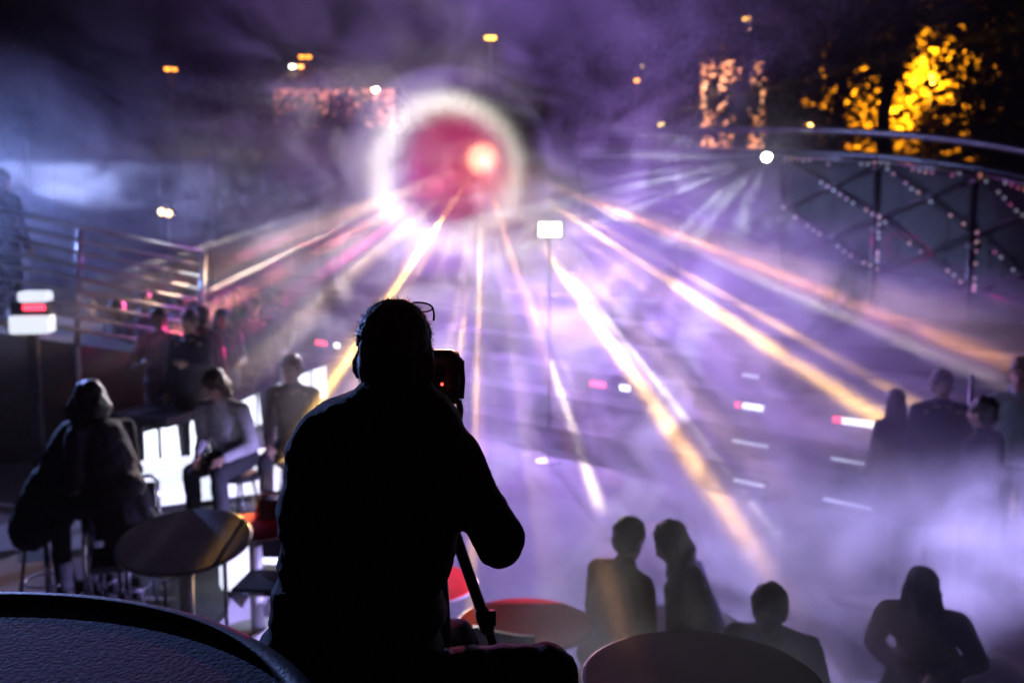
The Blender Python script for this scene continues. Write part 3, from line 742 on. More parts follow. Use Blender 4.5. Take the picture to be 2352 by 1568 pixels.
    for i in (0, 1):
        b = B(); b.cap(an[i] + V_(0, -.035, -.035), .046, an[i] + V_(0, .14, -.045), .038, flat=(1, .9)); b.box(an[i] + V_(-.045, -.08, -.08), an[i] + V_(.045, .175, -.05), .012)
        link('shoe', solid(b, 'shoe', .012, 2), cloth((.02, .02, .02), .5), t)
    # hair
    b = B(); f = lambda v: hc + HM @ Vector(v)
    b.ell(f((0, -.022, .048)), (.084, .100, .088), HM.to_4x4()); b.ell(f((0, -.045, -.005)), (.080, .068, .085), HM.to_4x4())
    if hair == 'long':
        b.ell(f((0, -.055, -.08)), (.088, .065, .15), HM.to_4x4())
        for x in (-1, 1): b.cap(f((x * .072, -.01, .0)), .025, f((x * .085, .015, -.20)), .02)
    if hair == 'bun': b.ell(f((0, -.09, .10)), (.05, .05, .05), HM.to_4x4())
    if hair == 'bob':
        for x in (-1, 1): b.cap(f((x * .070, -.01, .02)), .03, f((x * .082, .01, -.09)), .028)
        b.ell(f((0, -.055, -.05)), (.088, .06, .10), HM.to_4x4())
    link('hair', solid(b, 'hair', .011, 1, .5, lambda co: .007 + .010 * mnoise.noise(co * 24) + .005 * mnoise.noise(co * 90)), mat('hair_%02d' % int(hairc[0] * 99), hairc, .5, 0, .3, 60, .5, 150), t)
    if s != 1.0: t.scale = (s, s, s)
    return t
def ground_at(px, Y, z): p_ = at(px, 800, Y); return Vector((p_.x, p_.y, z))
# people seated on chairs/benches need something under them
def stool(label, loc, h=.44, r=.19):
    t = thing('stool', label, 'stool', loc, 0, 'black stools')
    B().lathe([(r - .02, 0), (r, .015), (r, .04), (r - .02, .055), (.001, .058)], 28, (0, 0, h - .06)).put('seat', M_seat, t, True)
    for k in range(4):
        a = k * math.pi / 2 + .4; B().tube([(math.cos(a) * r * .6, math.sin(a) * r * .6, h - .06), (math.cos(a) * r, math.sin(a) * r, 0)], .012, 8).put('leg', M_dsteel, t, True)
    B().tube([(math.cos(k * .5236) * r * .82, math.sin(k * .5236) * r * .82, .16) for k in range(12)], .008, 6, closed=True).put('foot_ring', M_dsteel, t, True)
def sitter(label, slabel, px, Y, z, rz, **kw):
    loc = ground_at(px, Y, z); sh_ = kw.get('seat', .46)
    stool(slabel, loc + Matrix.Rotation(rz, 3, 'Z') @ Vector((0, -.03, 0)), sh_ - .015)
    return person(label, loc, rz, 'sit', **kw)
CR = 'people at the show'
# couple bent together at left
sitter('person in a dark coat with pale scarf bent over on the deck', 'black stool under the person with the pale scarf', 92, 6.8, LEFT, R(-68), lean=.5, nod=.6, top=(.012, .012, .02), coat=True, hair='bob', seat=.62, group=CR, knees=((-.13, .40, .62), (.13, .42, .60)), s=1.06, wide=1.12)
sitter('dark clothed person leaning in from the right with crossed hands', 'black stool under the person leaning in', 262, 6.7, LEFT, R(66), lean=.42, nod=.45, top=(.012, .012, .016), hair='bob', seat=.62, group=CR, s=1.06, wide=1.15, coat=True)
sitter('person in a white and black jacket looking down by the tipped table', 'black stool under the person in the white jacket', 536, 8.7, LEFT, R(160), lean=.45, nod=.7, top=(.55, .55, .62), hair='bob', hairc=(.05, .03, .02), group=CR, s=1.08)
sitter('hazy brown clothed person seated close behind the photographer', 'black stool under the hazy brown person', 672, 9.2, LEFT, R(175), lean=.1, top=(.10, .075, .07), hair='short', hairc=(.06, .04, .03), group=CR, s=1.06)
# crowd on the deck
person('person in a shirt struck by magenta laser light', ground_at(368, 11.0, LEFT), R(-160), top=(.45, .30, .36), legs=(.22, .16, .24), group=CR, handR=(.20, .25, 1.15))
person('dark clothed person standing right of the magenta shirt', ground_at(438, 10.6, LEFT), R(170), top=(.02, .02, .03), group=CR, handL=(-.1, .28, 1.2))
person('long haired person in grey among the crowd under the railing', ground_at(272, 12.4, LEFT), R(150), top=(.10, .10, .11), hair='long', group=CR)
person('tall person in a pale top behind the magenta shirt', ground_at(335, 12.9, LEFT), R(-170), top=(.22, .22, .25), s=1.05, group=CR)
person('person with a pale hood beside the end of the railing', ground_at(418, 13.0, LEFT), R(165), top=(.40, .40, .45), hood=True, group=CR)
person('person in black standing before the red marker lights', ground_at(585, 12.8, LEFT), R(185), top=(.015, .015, .02), legs=(.03, .03, .05), group=CR)
person('person in jeans and grey top next to the curved bar', ground_at(512, 11.6, LEFT), R(-150), top=(.18, .17, .22), legs=(.10, .12, .22), hair='long', group=CR, handL=(-.12, .3, 1.1), s=.96)
person('dark figure standing on the ramp behind the railing', Vector((at(14, 600, 11.4).x, 11.4, ramp_z(at(14, 600, 11.4).x))), R(-20), top=(.02, .025, .04), legs=(.015, .018, .03), group=CR)
person('short person in a dark hood at the foot of the railing', ground_at(210, 13.4, LEFT), R(-165), top=(.04, .04, .06), hood=True, group=CR, s=.95)
person('person in a purple top at the back of the crowd', ground_at(470, 14.2, LEFT), R(175), top=(.14, .08, .18), hair='long', group=CR)
person('broad person in black between the purple top and the marker lights', ground_at(540, 13.6, LEFT), R(200), top=(.02, .02, .02), wide=1.12, group=CR, s=1.04)
person('person in a grey coat at the far right of the crowd by the bar', ground_at(640, 14.6, LEFT), R(160), top=(.12, .12, .14), coat=True, group=CR)
person('person in dark red in front of the crowd facing the projector', ground_at(465, 11.2, LEFT), R(-15), top=(.16, .03, .05), legs=(.03, .03, .04), group=CR)
# the right side
person('bearded person in navy facing the terrace, beside the pale pole', ground_at(2168, 8.6, PLAZA), R(172), top=(.03, .04, .09), group=CR, s=1.03)
person('person in navy seen from behind near the red drinks', ground_at(2268, 7.5, PLAZA), R(38), top=(.02, .03, .08), hair='short', group=CR)
person('dark clothed person standing in thick smoke before the white strip', ground_at(2062, 8.9, PLAZA), R(20), top=(.03, .03, .05), hair='long', group=CR, s=.9)
person('person in a pale green hooded top with an arm raised', ground_at(2352, 8.2, PLAZA), R(140), top=(.30, .42, .38), legs=(.08, .08, .1), hood=True, group=CR, s=1.12, handL=(-.25, .25, 1.35))
sitter('person in a wine red jacket seated in smoke at the pale table', 'black stool under the wine red jacket', 1400, 5.55, PLAZA, R(-50), lean=.32, top=(.20, .02, .06), hair='short', group=CR, nod=.3)
sitter('person in a dark coat leaning on the pale table in smoke', 'black stool under the dark coat by the pale table', 1650, 5.5, PLAZA, R(62), lean=.45, top=(.03, .03, .06), hair='bob', hairc=(.08, .05, .04), nod=.5, group=CR, seat=.48)
sitter('long haired person fading into the thickest smoke', 'black stool lost in the thickest smoke', 2165, 5.5, PLAZA, R(150), lean=.75, top=(.45, .45, .52), hair='long', hairc=(.20, .14, .10), group=CR, nod=.4)
sitter('person whose lit face shows above the large dark table', 'black stool behind the large dark table', 1818, 5.0, PLAZA, R(150), lean=.5, top=(.06, .05, .06), hair='short', hairc=(.12, .07, .03), group=CR, nod=.2, seat=.44)
# ------------------------------------------------------------------ the photographer
def ring_loft(b, rings, n=28):
    rs = []
    for c, rx, ry in rings:
        rs.append([b.bm.verts.new(c + Vector((rx * math.copysign(abs(math.cos(a)) ** .85, math.cos(a)), ry * math.copysign(abs(math.sin(a)) ** .85, math.sin(a)), 0))) for a in [q * 2 * math.pi / n for q in range(n)]])
    for i in range(len(rs) - 1):
        for q in range(n): b.bm.faces.new((rs[i][q], rs[i][(q + 1) % n], rs[i + 1][(q + 1) % n], rs[i + 1][q]))
    b.bm.faces.new(rs[0][::-1]); b.bm.faces.new(rs[-1])
MY = 2.2
O = Vector((at(830, 1500, MY).x, MY, 0))
def Q(px, py, Y=MY): return at(px, py, Y) - O
man = thing('person', 'photographer in a black jacket seen from behind, glasses pushed up on the head', 'person', O)
HC = Q(912, 822); HM = Matrix.Rotation(-.22, 3, 'Z') @ Matrix.Rotation(-.06, 3, 'X')
shl, elb, wrl = Q(722, 1035), Q(700, 1290, 2.22), Q(880, 1150, 2.46)
shr, ebr, wrr = Q(1045, 1040), Q(1143, 1236, 2.20), Q(1040, 1040, 2.47)
hpl, hpr = Q(760, 1590, 2.22), Q(920, 1590, 2.20)
knr, knl = Q(1262, 1566, 2.26), Q(1045, 1478, 2.62)
knr.z = hpr.z + .02
anr, anl = Vector((knr.x + .02, knr.y + .06, .08)), Vector((knl.x + .02, knl.y + .02, .08))
b = B(); head_shapes(b, HC, HM, 1.0)
for q in (-1, 1):
    b.ell(HC + HM @ Vector((q * .083, -.012, -.018)), (.008, .024, .036), (HM @ Matrix.Rotation(q * .5, 3, 'Z')).to_4x4())
b.cap(Q(912, 950), .062, Q(912, 850), .060)
ring_loft(b, [(Q(870, 960), .13, .08), (Q(865, 1050), .15, .09), (Q(860, 1250), .14, .09), (Q(840, 1450), .15, .10), (Q(835, 1590), .16, .11)])
for s_, e, w_, sd_ in ((shl, elb, wrl, -1), (shr, ebr, wrr, 1)):
    b.cap(s_, .054, e, .043); b.cap(e, .043, w_, .030); hand(b, w_, w_ - e, Vector((sd_, 0, 0)), .75)
for h_, k_, a_ in ((hpl, knl, anl), (hpr, knr, anr)):
    b.cap(h_, .085, k_, .056); b.cap(k_, .056, a_, .04); b.cap(a_ + Vector((0, -.03, -.03)), .038, a_ + Vector((0, .13, -.045)), .03)
link('body', solid(b, 'body', .007, 2), SK, man)
b = B()
RG = [(848, 988, 864, .062), (826, 1000, 884, .074), (802, 1012, 903, .085), (752, 1034, 922, .095), (704, 1056, 950, .105), (670, 1074, 1000, .115), (652, 1084, 1070, .12), (642, 1068, 1160, .122), (643, 1048, 1260, .122), (640, 1030, 1312, .122), (628, 1018, 1345, .126), (634, 1020, 1376, .122), (615, 1022, 1412, .128), (602, 1012, 1470, .132), (596, 1005, 1568, .135), (600, 1010, 1650, .135)]
rings = []
for l, r_, y, dp in RG:
    a_, c_ = Q(l, y), Q(r_, y); rings.append(((a_ + c_) / 2, (c_ - a_).length / 2, dp))
ring_loft(b, rings)
b.cap(Q(760, 1000), .060, shl, .060, 14); b.cap(shl, .062, elb, .052, 14); b.cap(elb, .057, elb.lerp(wrl, .93), .042, 12)
b.cap(Q(1000, 1010), .058, shr, .060, 14); b.cap(shr, .060, ebr, .062, 14); b.cap(ebr, .060, ebr.lerp(wrr, .93), .044, 12)
b.cap(Q(1090, 1140, 2.19), .056, Q(1150, 1240, 2.19), .057, 12)
b.tube([Q(*p_, MY) + Vector((0, dy, 0)) for p_, dy in (((858, 872), -.05), ((915, 880), -.075), ((972, 872), -.05), ((985, 866), .0))], [.012, .014, .014, .012], 10)
def fold2(co):
    z = co.z
    v = .010 * mnoise.noise(Vector((co.x * 5, co.y * 5, z * 13))) + .006 * mnoise.noise(Vector((co.x * 14 + 3, co.y * 14, z * 34)))
    low = max(0, min(1, (.95 - z) / .35))
    v += low * .011 * math.sin(z * 62 + 4 * mnoise.noise(co * 6))
    return v + .0012 * mnoise.noise(co * 110)
link('jacket', solid(b, 'jacket', .0075, 4, .5, fold2), mat('black_jacket', (.011, .011, .014), .8, 0, .3, 40, .5, 220), man)
# zip/hem seam across the shoulders
b = B(); b.cap(Q(835, 1600), .15, Q(835, 1540), .145, 18, flat=(1.15, .9))
for h_, k_, a_ in ((hpl, knl, anl), (hpr, knr, anr)): b.cap(h_, .10, k_, .070, 16); b.cap(k_, .070, a_, .055, 14)
link('trousers', solid(b, 'trousers', .008, 3, .5, lambda co: .007 * mnoise.noise(Vector((co.x * 22, co.y * 12, co.z * 12))) + .0015 * mnoise.noise(co * 90)), mat('dark_denim', (.018, .022, .045), .75, 0, .5, 120, .4, 300), man)
for a_ in (anl, anr):
    b = B(); b.cap(a_ + Vector((0, -.035, -.035)), .046, a_ + Vector((0, .14, -.045)), .038); b.box(a_ + Vector((-.045, -.08, -.08)), a_ + Vector((.045, .175, -.05)), .012)
    link('shoe', solid(b, 'shoe', .012, 2), cloth((.02, .02, .02), .5), man)
hf = lambda v: HC + HM @ Vector(v)
b = B(); b.ell(hf((0, -.020, .044)), (.0825, .100, .090), HM.to_4x4()); b.ell(hf((0, -.046, -.010)), (.074, .066, .080), HM.to_4x4())
for x in (-1, 1): b.cap(hf((x * .074, .005, .02)), .010, hf((x * .076, .012, -.03)), .006)
hm = solid(b, 'hair', .007, 1, .5, lambda co: .003 * mnoise.noise(co * 60) + .002 * mnoise.noise(co * 140))
MH = mat('dark_hair', (.02, .016, .014), .45, 0, .4, 90, .6, 260)
hr = link('hair', hm, MH, man)
rnd = random.Random(3); b = B()
tris = [(p_.center.copy(), p_.normal.copy()) for p_ in hm.polygons]
for k in range(5200):
    c_, n_ = rnd.choice(tris); j = Vector((rnd.gauss(0, 1), rnd.gauss(0, 1), rnd.gauss(0, 1) - 1.1)) * .55
    d_ = (n_ + j).normalized(); sd_ = d_.cross(n_ + Vector((.01, .02, .03))).normalized() * .0006; L = rnd.uniform(.008, .019)
    c_ = c_ - n_ * .002
    v1 = b.bm.verts.new(c_ - sd_); v2 = b.bm.verts.new(c_ + sd_); v3 = b.bm.verts.new(c_ + d_ * L); v4 = b.bm.verts.new(c_ - n_ * .0006)
    b.bm.faces.new((v1, v2, v3)); b.bm.faces.new((v2, v4, v3)); b.bm.faces.new((v4, v1, v3))
st_ = b.put('hair_strands', MH, hr); st_['kind'] = 'stuff'
stool('tall black stool under the photographer', Vector((O.x, MY, 0)), hpl.z - .105, .2)
# glasses
gl = thing('eyeglasses', 'thin dark eyeglasses resting on top of the photographer\'s head', 'glasses', O + HC)
MG = mat('glasses_frame', (.02, .02, .022), .2, .5, .1, 20); MLn = mat('glasses_lens', (.9, .9, .95), .03, 0, 0); MLn.node_tree.nodes['Principled BSDF'].inputs['Transmission Weight'].default_value = 1
GR = HM
def G(v): return GR @ Vector(v)
for x in (-1, 1):
    tilt = Vector((0, -.80, .60)); ctr = Vector((x * .036, .052, .113)); sdv = Vector((1, 0, 0))
    ring = [ctr + sdv * math.cos(a) * .030 * (1 if abs(math.cos(a)) < .8 else .97) + tilt * math.sin(a) * .018 for a in [q * 2 * math.pi / 24 for q in range(24)]]
    B().tube([G(q) for q in ring], .0022, 8, closed=True).put('rim', MG, gl, True)
    bl = B(); nrm = sdv.cross(tilt) * .0008
    f1 = [bl.bm.verts.new(G(q + nrm)) for q in ring]; f2 = [bl.bm.verts.new(G(q - nrm)) for q in ring]
    bl.bm.faces.new(f1); bl.bm.faces.new(f2[::-1])
    for q in range(24): bl.bm.faces.new((f1[q], f2[q], f2[(q + 1) % 24], f1[(q + 1) % 24]))
    bl.put('lens', MLn, gl)
    B().tube([G((x * .066, .052, .112)), G((x * .073, .040, .098)), G((x * .077, .024, .085))], .0022, 8).put('temple', MG, gl, True)
B().tube([G((-.007, .052, .116)), G((0, .053, .119)), G((.007, .052, .116))], .0022, 8).put('bridge', MG, gl, True)
# camera held to the face
CP = at(1012, 866, 2.43)
cm = thing('camera', 'black camera held upright to the photographer\'s eye with a red light', 'camera', CP)
MC = mat('camera_black', (.013, .013, .014), .35, 0, .2, 50, .25, 400)
bb = B(); bb.box((-.046, -.032, -.068), (.048, .032, .068), .022); bb.put('body', MC, cm, True)
B().box((.018, -.045, -.062), (.047, .030, .064), .012).put('grip', mat('grip_rubber', (.010, .010, .011), .7, 0, .2, 90, .6, 500), cm, True)
B().box((-.066, -.040, -.024), (-.044, .030, .024), .008).put('viewfinder', MC, cm)
B().box((-.030, -.0345, -.040), (.012, -.0325, .035), .0015).put('rear_screen', mat('screen_black', (.006, .006, .007), .08, 0, 0), cm)
a_ = B().lathe([(.036, 0), (.036, .02), (.038, .022), (.038, .075), (.040, .08), (.040, .105), (.036, .108), (.001, .104)], 32).put('lens_barrel', MC, cm, True); a_.matrix_local = Matrix.Translation((-.005, .031, 0)) @ Matrix.Rotation(R(-90), 4, 'X')
for z_, r_ in ((.045, .007), (.022, .005), (-.022, .012), (-.048, .005)):
    a_ = B().lathe([(r_, 0), (r_, .003), (r_ * .8, .0045)], 16).put('button', MC, cm, True); a_.matrix_local = Matrix.Translation((.032, -.0455, z_)) @ Matrix.Rotation(R(90), 4, 'X')
a_ = B().lathe([(.013, 0), (.013, .010), (.011, .012)], 20).put('dial', MC, cm, True); a_.matrix_local = Matrix.Translation((.047, 0, .03)) @ Matrix.Rotation(R(90), 4, 'Y')
B().ell((.0065, -.0445, -.0105), (.0034, .003, .0034)).put('red_light', lit('camera_led', (1, .05, .03), 7), cm, True)
B().tube([(.044, -.01, -.055), (.050, -.03, -.075), (.046, -.035, -.11), (.040, -.02, -.150), (.036, -.01, -.20)], .008, 8, flat=(1, .2)).put('strap', mat('strap_web', (.012, .012, .013), .8, 0, .2, 80), cm, True)
B().tube([(.046, -.01, .05), (.052, -.03, .04), (.056, -.03, .0), (.052, -.02, -.05)], .007, 8, flat=(1, .2)).put('hand_strap', mat('strap_web', (.012, .012, .013)), cm, True)
# tripod
TA = at(1000, 1095, 2.46); TB = at(1140, 1500, 2.60)
tr = thing('tripod', 'black tripod under the camera, one leg slanting beside the table with red light painted on', 'tripod', (TA.x, TA.y, 0))
TR0 = Vector((TA.x, TA.y, 0))
B().box((CP.x - .03, CP.y - .03, CP.z - .095) - TR0 if False else Vector((CP.x - .032, CP.y - .03, CP.z - .09)) - TR0, Vector((CP.x + .034, CP.y + .03, CP.z - .071)) - TR0, .004).put('head_plate', MC, tr)
B().tube([Vector((CP.x, CP.y, CP.z - .09)) - TR0, Vector((TA.x, TA.y, TA.z + .06)) - TR0], .021, 16).put('centre_column', MC, tr, True)
B().lathe([(.03, -.05), (.045, -.02), (.045, .03), (.025, .05)], 20, (0, 0, TA.z)).put('collar', MC, tr, True)
d1 = TB - TA; d1 = d1 * (TA.z / -d1.z)
for k in range(3):
    d_ = Matrix.Rotation(k * 2 * math.pi / 3, 3, 'Z') @ d1; top_ = Vector((0, 0, TA.z)); foot_ = top_ + d_
    u_ = d_.normalized()
    B().tube([top_, top_ + d_ * .46], .0155, 14).put('leg', MC, tr, True)
    lw = B().tube([top_ + d_ * .42, foot_ - u_ * .02], .0115, 14).put('lower_leg', MC, tr, True)
    B().tube([top_ + d_ * .40, top_ + d_ * .42, top_ + d_ * .46, top_ + d_ * .475], [.017, .021, .021, .016], 14).put('clamp', MC, tr, True)
    a_ = top_ + d_ * .435; sx = u_.cross(Vector((0, 1, 0))).normalized()
    B().box(a_ + sx * .018 - Vector((.006, .01, .02)), a_ + sx * .026 + Vector((.006, .01, .02)), .003).put('clamp_lever', MC, tr)
    B().ell(foot_ + Vector((0, 0, .012)), (.016, .016, .013)).put('foot', MC, tr, True)

# ------------------------------------------------------------------ houses behind
def house(label, px0, px1, pytop, Y, base, wallc, cols, rows, win_lit=(), depth=7):
    a, c_ = at(px0, pytop, Y), at(px1, pytop, Y); W = c_.x - a.x; H = a.z - base
    t = thing('house', label, 'house', (a.x, Y, base))
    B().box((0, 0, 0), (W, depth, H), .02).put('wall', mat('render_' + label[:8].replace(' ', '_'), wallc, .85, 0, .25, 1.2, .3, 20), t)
    rf = B(); 
    v = [rf.bm.verts.new(q) for q in ((-.4, -.4, H + .004), (W + .4, -.4, H + .004), (W + .4, depth + .4, H + .004), (-.4, depth + .4, H + .004), (.6, depth / 2, H + 1.8), (W - .6, depth / 2, H + 1.8))]
    for f in ((0, 1, 5, 4), (2, 3, 4, 5), (1, 2, 5), (3, 0, 4), (3, 2, 1, 0)): rf.bm.faces.new([v[i] for i in f])
    rf.put('roof', mat('roof_tiles', (.06, .035, .03), .8, 0, .4, 6), t)
    for i in range(cols):
        for j in range(rows):
            x = W * (i + .5) / cols; z = 1.0 + (H - 1.2) * (j + .35) / rows; ww = min(.55, W / cols * .3)
            f = B().box((x - ww - .08, -.05, z - .08), (x + ww + .08, -.002, z + 1.3), .01).put('window', M_leg, t)
            B().box((x - ww, -.062, z), (x + ww, -.052, z + 1.22), .004).put('pane', lit('lit_window', (1, .62, .3), .9) if (i, j) in win_lit else mat('dark_pane', (.02, .022, .03), .1, 0, 0), f)
    return t
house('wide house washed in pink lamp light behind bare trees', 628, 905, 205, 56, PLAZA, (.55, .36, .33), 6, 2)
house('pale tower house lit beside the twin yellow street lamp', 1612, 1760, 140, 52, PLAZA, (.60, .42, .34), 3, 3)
def lamp_light(name, loc, col, energy, size=.15):
    L = bpy.data.lights.new(name, 'POINT'); L.energy = energy; L.color = col; L.shadow_soft_size = size
    o = bpy.data.objects.new(name, L); C.objects.link(o); o.location = loc
def shielded(loc, aim, col, energy, ang):
    L = bpy.data.lights.new('street_lamp_light', 'SPOT'); L.energy = energy; L.color = col; L.shadow_soft_size = .15; L.spot_size = R(ang); L.spot_blend = 1
    o = bpy.data.objects.new('street_lamp_light', L); C.objects.link(o); o.location = loc
    o.rotation_euler = (Vector(aim) - Vector(loc)).to_track_quat('-Z', 'Y').to_euler()
shielded(at(862, 212, 49), at(770, 262, 56), (1, .45, .36), 9000, 110)
shielded(at(1722, 60, 43.6), at(1690, 230, 52), (1, .5, .28), 16000, 100)
post_lamp('street_lamp', 'sodium street lamp glowing inside the big amber tree', 'street lamp', 2140, 190, 30.2, [(0, 0, 0)], YLW, group='street lamps', size=.11)
shielded(at(2140, 150, 29.8), at(2085, 215, 33), (1, .36, .015), 15000, 120)
post_lamp('street_lamp', 'small amber lamp between the tall trunk and amber tree', 'street lamp', 1895, 105, 38, [(0, 0, 0)], AMB, group='street lamps', size=.13)
for px, py, Yl, lb_ in ((1463, 184, 46, 'small amber lamp low in the smoke left of the tower house'), (1480, 152, 47, 'pale lamp just over the small amber lamp'), (1517, 284, 40, 'tiny warm lamp at the left end of the scaffold rail'), (1860, 287, 36, 'tiny amber lamp just above the scaffold rail')):
    post_lamp('path_lamp', lb_, 'lamp', px, py, Yl, [(0, 0, 0)], WRM if Yl != 46 else AMB, group='path lamps', size=.11)

# ------------------------------------------------------------------ trees
M_bark = mat('bark', (.05, .04, .03), .9, 0, .4, 8, .6, 20)
def leafmat(n, col):
    m = mat(n, col, .6, 0, .45, 1.5)
    bs = m.node_tree.nodes['Principled BSDF']; 
    return m
def tree(label, px, Y, H, crown_c, crown_r, nleaf, seed, leaf=.17, base=PLAZA, col=(.025, .035, .012), name='tree', clump=.55, nb=9):
    r = random.Random(seed); p = at(px, 300, Y)
    t = thing(name, label, 'tree', (p.x, Y, base), 0, 'trees behind the plaza')
    tb = B(); cz = H * crown_c
    tr_ = [Vector((0, 0, 0))]
    for k in range(1, 7): tr_.append(Vector((r.gauss(0, .10) * k * .6, r.gauss(0, .10) * k * .6, H * .86 * k / 6)))
    tb.tube(tr_, [.02 * H * (1 - k / 7.2) + .02 for k in range(7)], 9)
    tips = []
    for k in range(nb):
        f = r.uniform(.35, .95); i = min(int(f * 6), 5); s_ = tr_[i].lerp(tr_[i + 1], f * 6 - i)
        a = r.uniform(0, 6.28); L = r.uniform(.5, 1.0)
        e_ = Vector((math.cos(a) * crown_r[0] * L * .8, math.sin(a) * crown_r[1] * L * .8, cz + r.uniform(-.5, .9) * crown_r[2] * .8))
        m_ = s_.lerp(e_, .5) + Vector((r.gauss(0, .2), r.gauss(0, .2), r.gauss(0, .25)))
        tb.tube([s_, m_, e_], [.0065 * H * (1.1 - f) + .02, .03, .012], 6)
        tips += [m_, e_, m_.lerp(e_, .5)]
        for q in range(2):
            e2 = e_ + Vector((r.gauss(0, .6), r.gauss(0, .6), r.gauss(.1, .5))); tb.tube([m_.lerp(e_, .6), e2], [.018, .006], 5); tips.append(e2)
    tb.put('trunk', M_bark, t, True)
    lb2 = bmesh.new()
    cl = []
    for k in range(max(12, nleaf // 45)):
        if r.random() < .55: cl.append(r.choice(tips))
        else:
            while True:
                v = Vector((r.uniform(-1, 1), r.uniform(-1, 1), r.uniform(-1, 1)))
                if .25 < v.length < 1: break
            cl.append(Vector((v.x * crown_r[0], v.y * crown_r[1], cz + v.z * crown_r[2])))
    for k in range(nleaf):
        c_ = r.choice(cl) + Vector((r.gauss(0, clump), r.gauss(0, clump), r.gauss(0, clump * .75)))
        u_ = Vector((r.gauss(0, 1), r.gauss(0, 1), r.gauss(0, .6))).normalized(); w_ = u_.cross(Vector((r.gauss(0, 1), r.gauss(0, 1), r.gauss(0, 1)))).normalized()
        l = leaf * r.uniform(.6, 1.25); n_ = u_.cross(w_) * l * .12
        vs = [lb2.verts.new(c_ - u_ * l * .5), lb2.verts.new(c_ + w_ * l * .3 + n_), lb2.verts.new(c_ + u_ * l * .5), lb2.verts.new(c_ - w_ * l * .3 + n_)]
        lb2.faces.new((vs[0], vs[1], vs[2])); lb2.faces.new((vs[0], vs[2], vs[3]))
    me = bpy.data.meshes.new('crown'); lb2.to_mesh(me); lb2.free()
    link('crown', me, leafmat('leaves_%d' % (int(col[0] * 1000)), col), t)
    return t
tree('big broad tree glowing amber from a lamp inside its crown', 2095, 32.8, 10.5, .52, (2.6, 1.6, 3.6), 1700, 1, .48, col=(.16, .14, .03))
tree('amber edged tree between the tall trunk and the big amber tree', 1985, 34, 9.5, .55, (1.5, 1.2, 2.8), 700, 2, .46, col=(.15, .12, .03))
tree('dark tree standing right of the big amber tree', 2290, 27.5, 12, .58, (2.2, 1.6, 4.2), 2400, 3, .30)
tree('tall dark trunked tree between tower house and amber trees', 1905, 29, 13.5, .60, (1.6, 1.5, 4.2), 1500, 4, .28)
tree('slim dark tree standing in front of the tower house', 1690, 30, 12.5, .62, (1.5, 1.4, 4.6), 2000, 5, .26)
tree('dark tree between the smoke edge and the tower house', 1580, 31, 13, .6, (1.5, 1.4, 4.4), 1500, 6, .26)
tree('dark sparse tree with its crown above the amber trees', 2040, 27.5, 14, .72, (3.2, 2, 3.6), 1100, 7, .30)
tree('dark leafy tree at the far right of the scaffold', 2400, 28, 13, .6, (2.6, 2, 4.6), 2000, 8, .30)
tree('sparse tree before the pink lit house, nearest the red signal', 690, 36, 8.5, .62, (1.7, 1.5, 2.8), 4200, 9, .24)
tree('sparse tree before the middle of the pink lit house', 765, 37, 9, .62, (1.6, 1.5, 3.0), 4200, 10, .24)
tree('sparse tree before the pink lit house beside its warm lamp', 838, 38, 9, .6, (1.5, 1.5, 3.0), 4200, 11, .24)
tree('dark tree left of the red signal lamp', 520, 38, 10, .6, (3.0, 2, 3.2), 2600, 12, .18)
tree('dark tree below the lone twin amber street lamp', 300, 40, 9.5, .6, (3.4, 2, 3.0), 2600, 13, .18)
tree('dark tree at the far left above the railing', 80, 38, 11, .6, (3.2, 2, 3.6), 2600, 14, .18)
tree('dark tree rising behind the laser projector', 1130, 40, 10, .6, (3.0, 2, 3.0), 2200, 15, .17)
tree('dark tree in violet smoke right of the projector', 1400, 38, 11.5, .62, (2.8, 2, 3.6), 2400, 16, .17)
def box_mesh(name, lo, hi):
    bm = bmesh.new(); bmesh.ops.create_cube(bm, size=1)
    for v in bm.verts: v.co = Vector([lo[i] + (v.co[i] + .5) * (hi[i] - lo[i]) for i in range(3)])
    me = bpy.data.meshes.new(name); bm.to_mesh(me); bm.free()
    o = bpy.data.objects.new(name, me); C.objects.link(o); return o
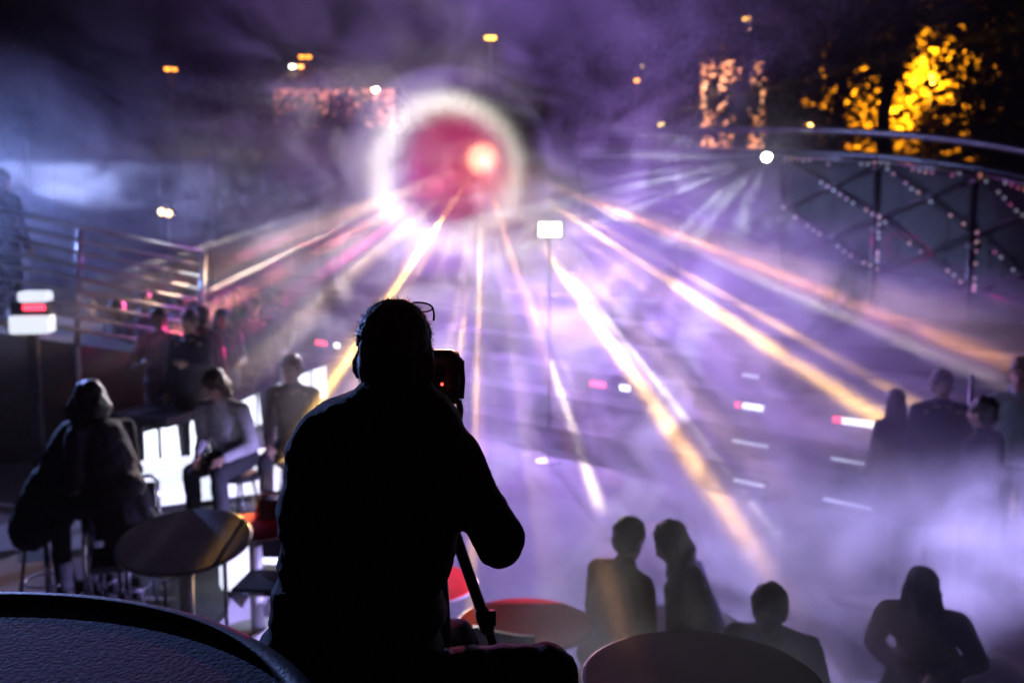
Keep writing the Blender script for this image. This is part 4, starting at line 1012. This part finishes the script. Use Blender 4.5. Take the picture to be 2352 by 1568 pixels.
def volume_mat(name, build, color=(.9, .9, .95), aniso=.35):
    m = bpy.data.materials.new(name); m.use_nodes = True; nt = m.node_tree; X.nt = nt
    for n in list(nt.nodes):
        if n.type == 'BSDF_PRINCIPLED': nt.nodes.remove(n)
    out = [n for n in nt.nodes if n.type == 'OUTPUT_MATERIAL'][0]
    pv = nt.nodes.new('ShaderNodeVolumePrincipled'); pv.inputs['Color'].default_value = (*color, 1); pv.inputs['Anisotropy'].default_value = aniso
    nt.links.new(pv.outputs[0], out.inputs['Volume'])
    r = build(nt)
    if isinstance(r, X): nt.links.new(r.v, pv.inputs['Density'])
    else: pv.inputs['Density'].default_value = r
    return m
hz = box_mesh('haze', (-90, -4, -2.6), (90, 120, 24)); hz['kind'] = 'stuff'
hz.data.materials.append(volume_mat('haze_air', lambda nt: 0.0004))
def smoke_density(nt):
    p = nt.nodes.new('ShaderNodeNewGeometry').outputs['Position']
    st = vmath('MULTIPLY', p, (1, .6, 1.3)).outputs[0]
    wisps = ramp(fbm(st, .65, 3, .55, 1.6), .45, .60)
    tot = None
    for c, r, k in BANKS:
        u = vmath('SUBTRACT', p, c).outputs[0]
        u = vmath('DIVIDE', u, r).outputs[0]
        l = vmath('DOT_PRODUCT', u, u); l = X(l.outputs['Value'])
        b = ramp(l, 1.0, 0.0) * k
        tot = b if tot is None else tot + b
    return tot * (wisps * .95 + .07)
BANKS = [
    ((.9, 11.2, -.2), (4.4, 5.4, 2.9), .36),
    ((3.7, 8.8, -1.3), (3.6, 4.0, 1.7), .40),
    ((2.6, 4.45, -.65), (2.9, 1.6, 1.5), 3.8),
    ((2.8, 16.2, 2.4), (2.8, 2.6, 2.0), .085),
    ((3.9, 9.8, .45), (2.0, 2.5, .9), .30),
    ((-.5, 12, 4.7), (6.5, 5, 2.3), .06),
    ((-5.2, 14, 1.7), (6.2, 7, 2.6), .105),
]
sm = box_mesh('smoke', (-10, 2.8, -1.44), (8.5, 19, 7.0)); sm['kind'] = 'stuff'
sm.data.materials.append(volume_mat('smoke_bank', smoke_density, aniso=.4))

# the drifting puff that catches the cone of light in front of the projector
pc = LASER.lerp(EYE, .30) - Vector((.5, 0, .2))
b_ = B(); b_.ell((0, 0, 0), (1.55, .5, 1.5), None, 48, 32)
pf = b_.put('smoke_puff', volume_mat('smoke_puff', lambda nt: .24, aniso=.4)); pf.location = pc; pf['kind'] = 'stuff'
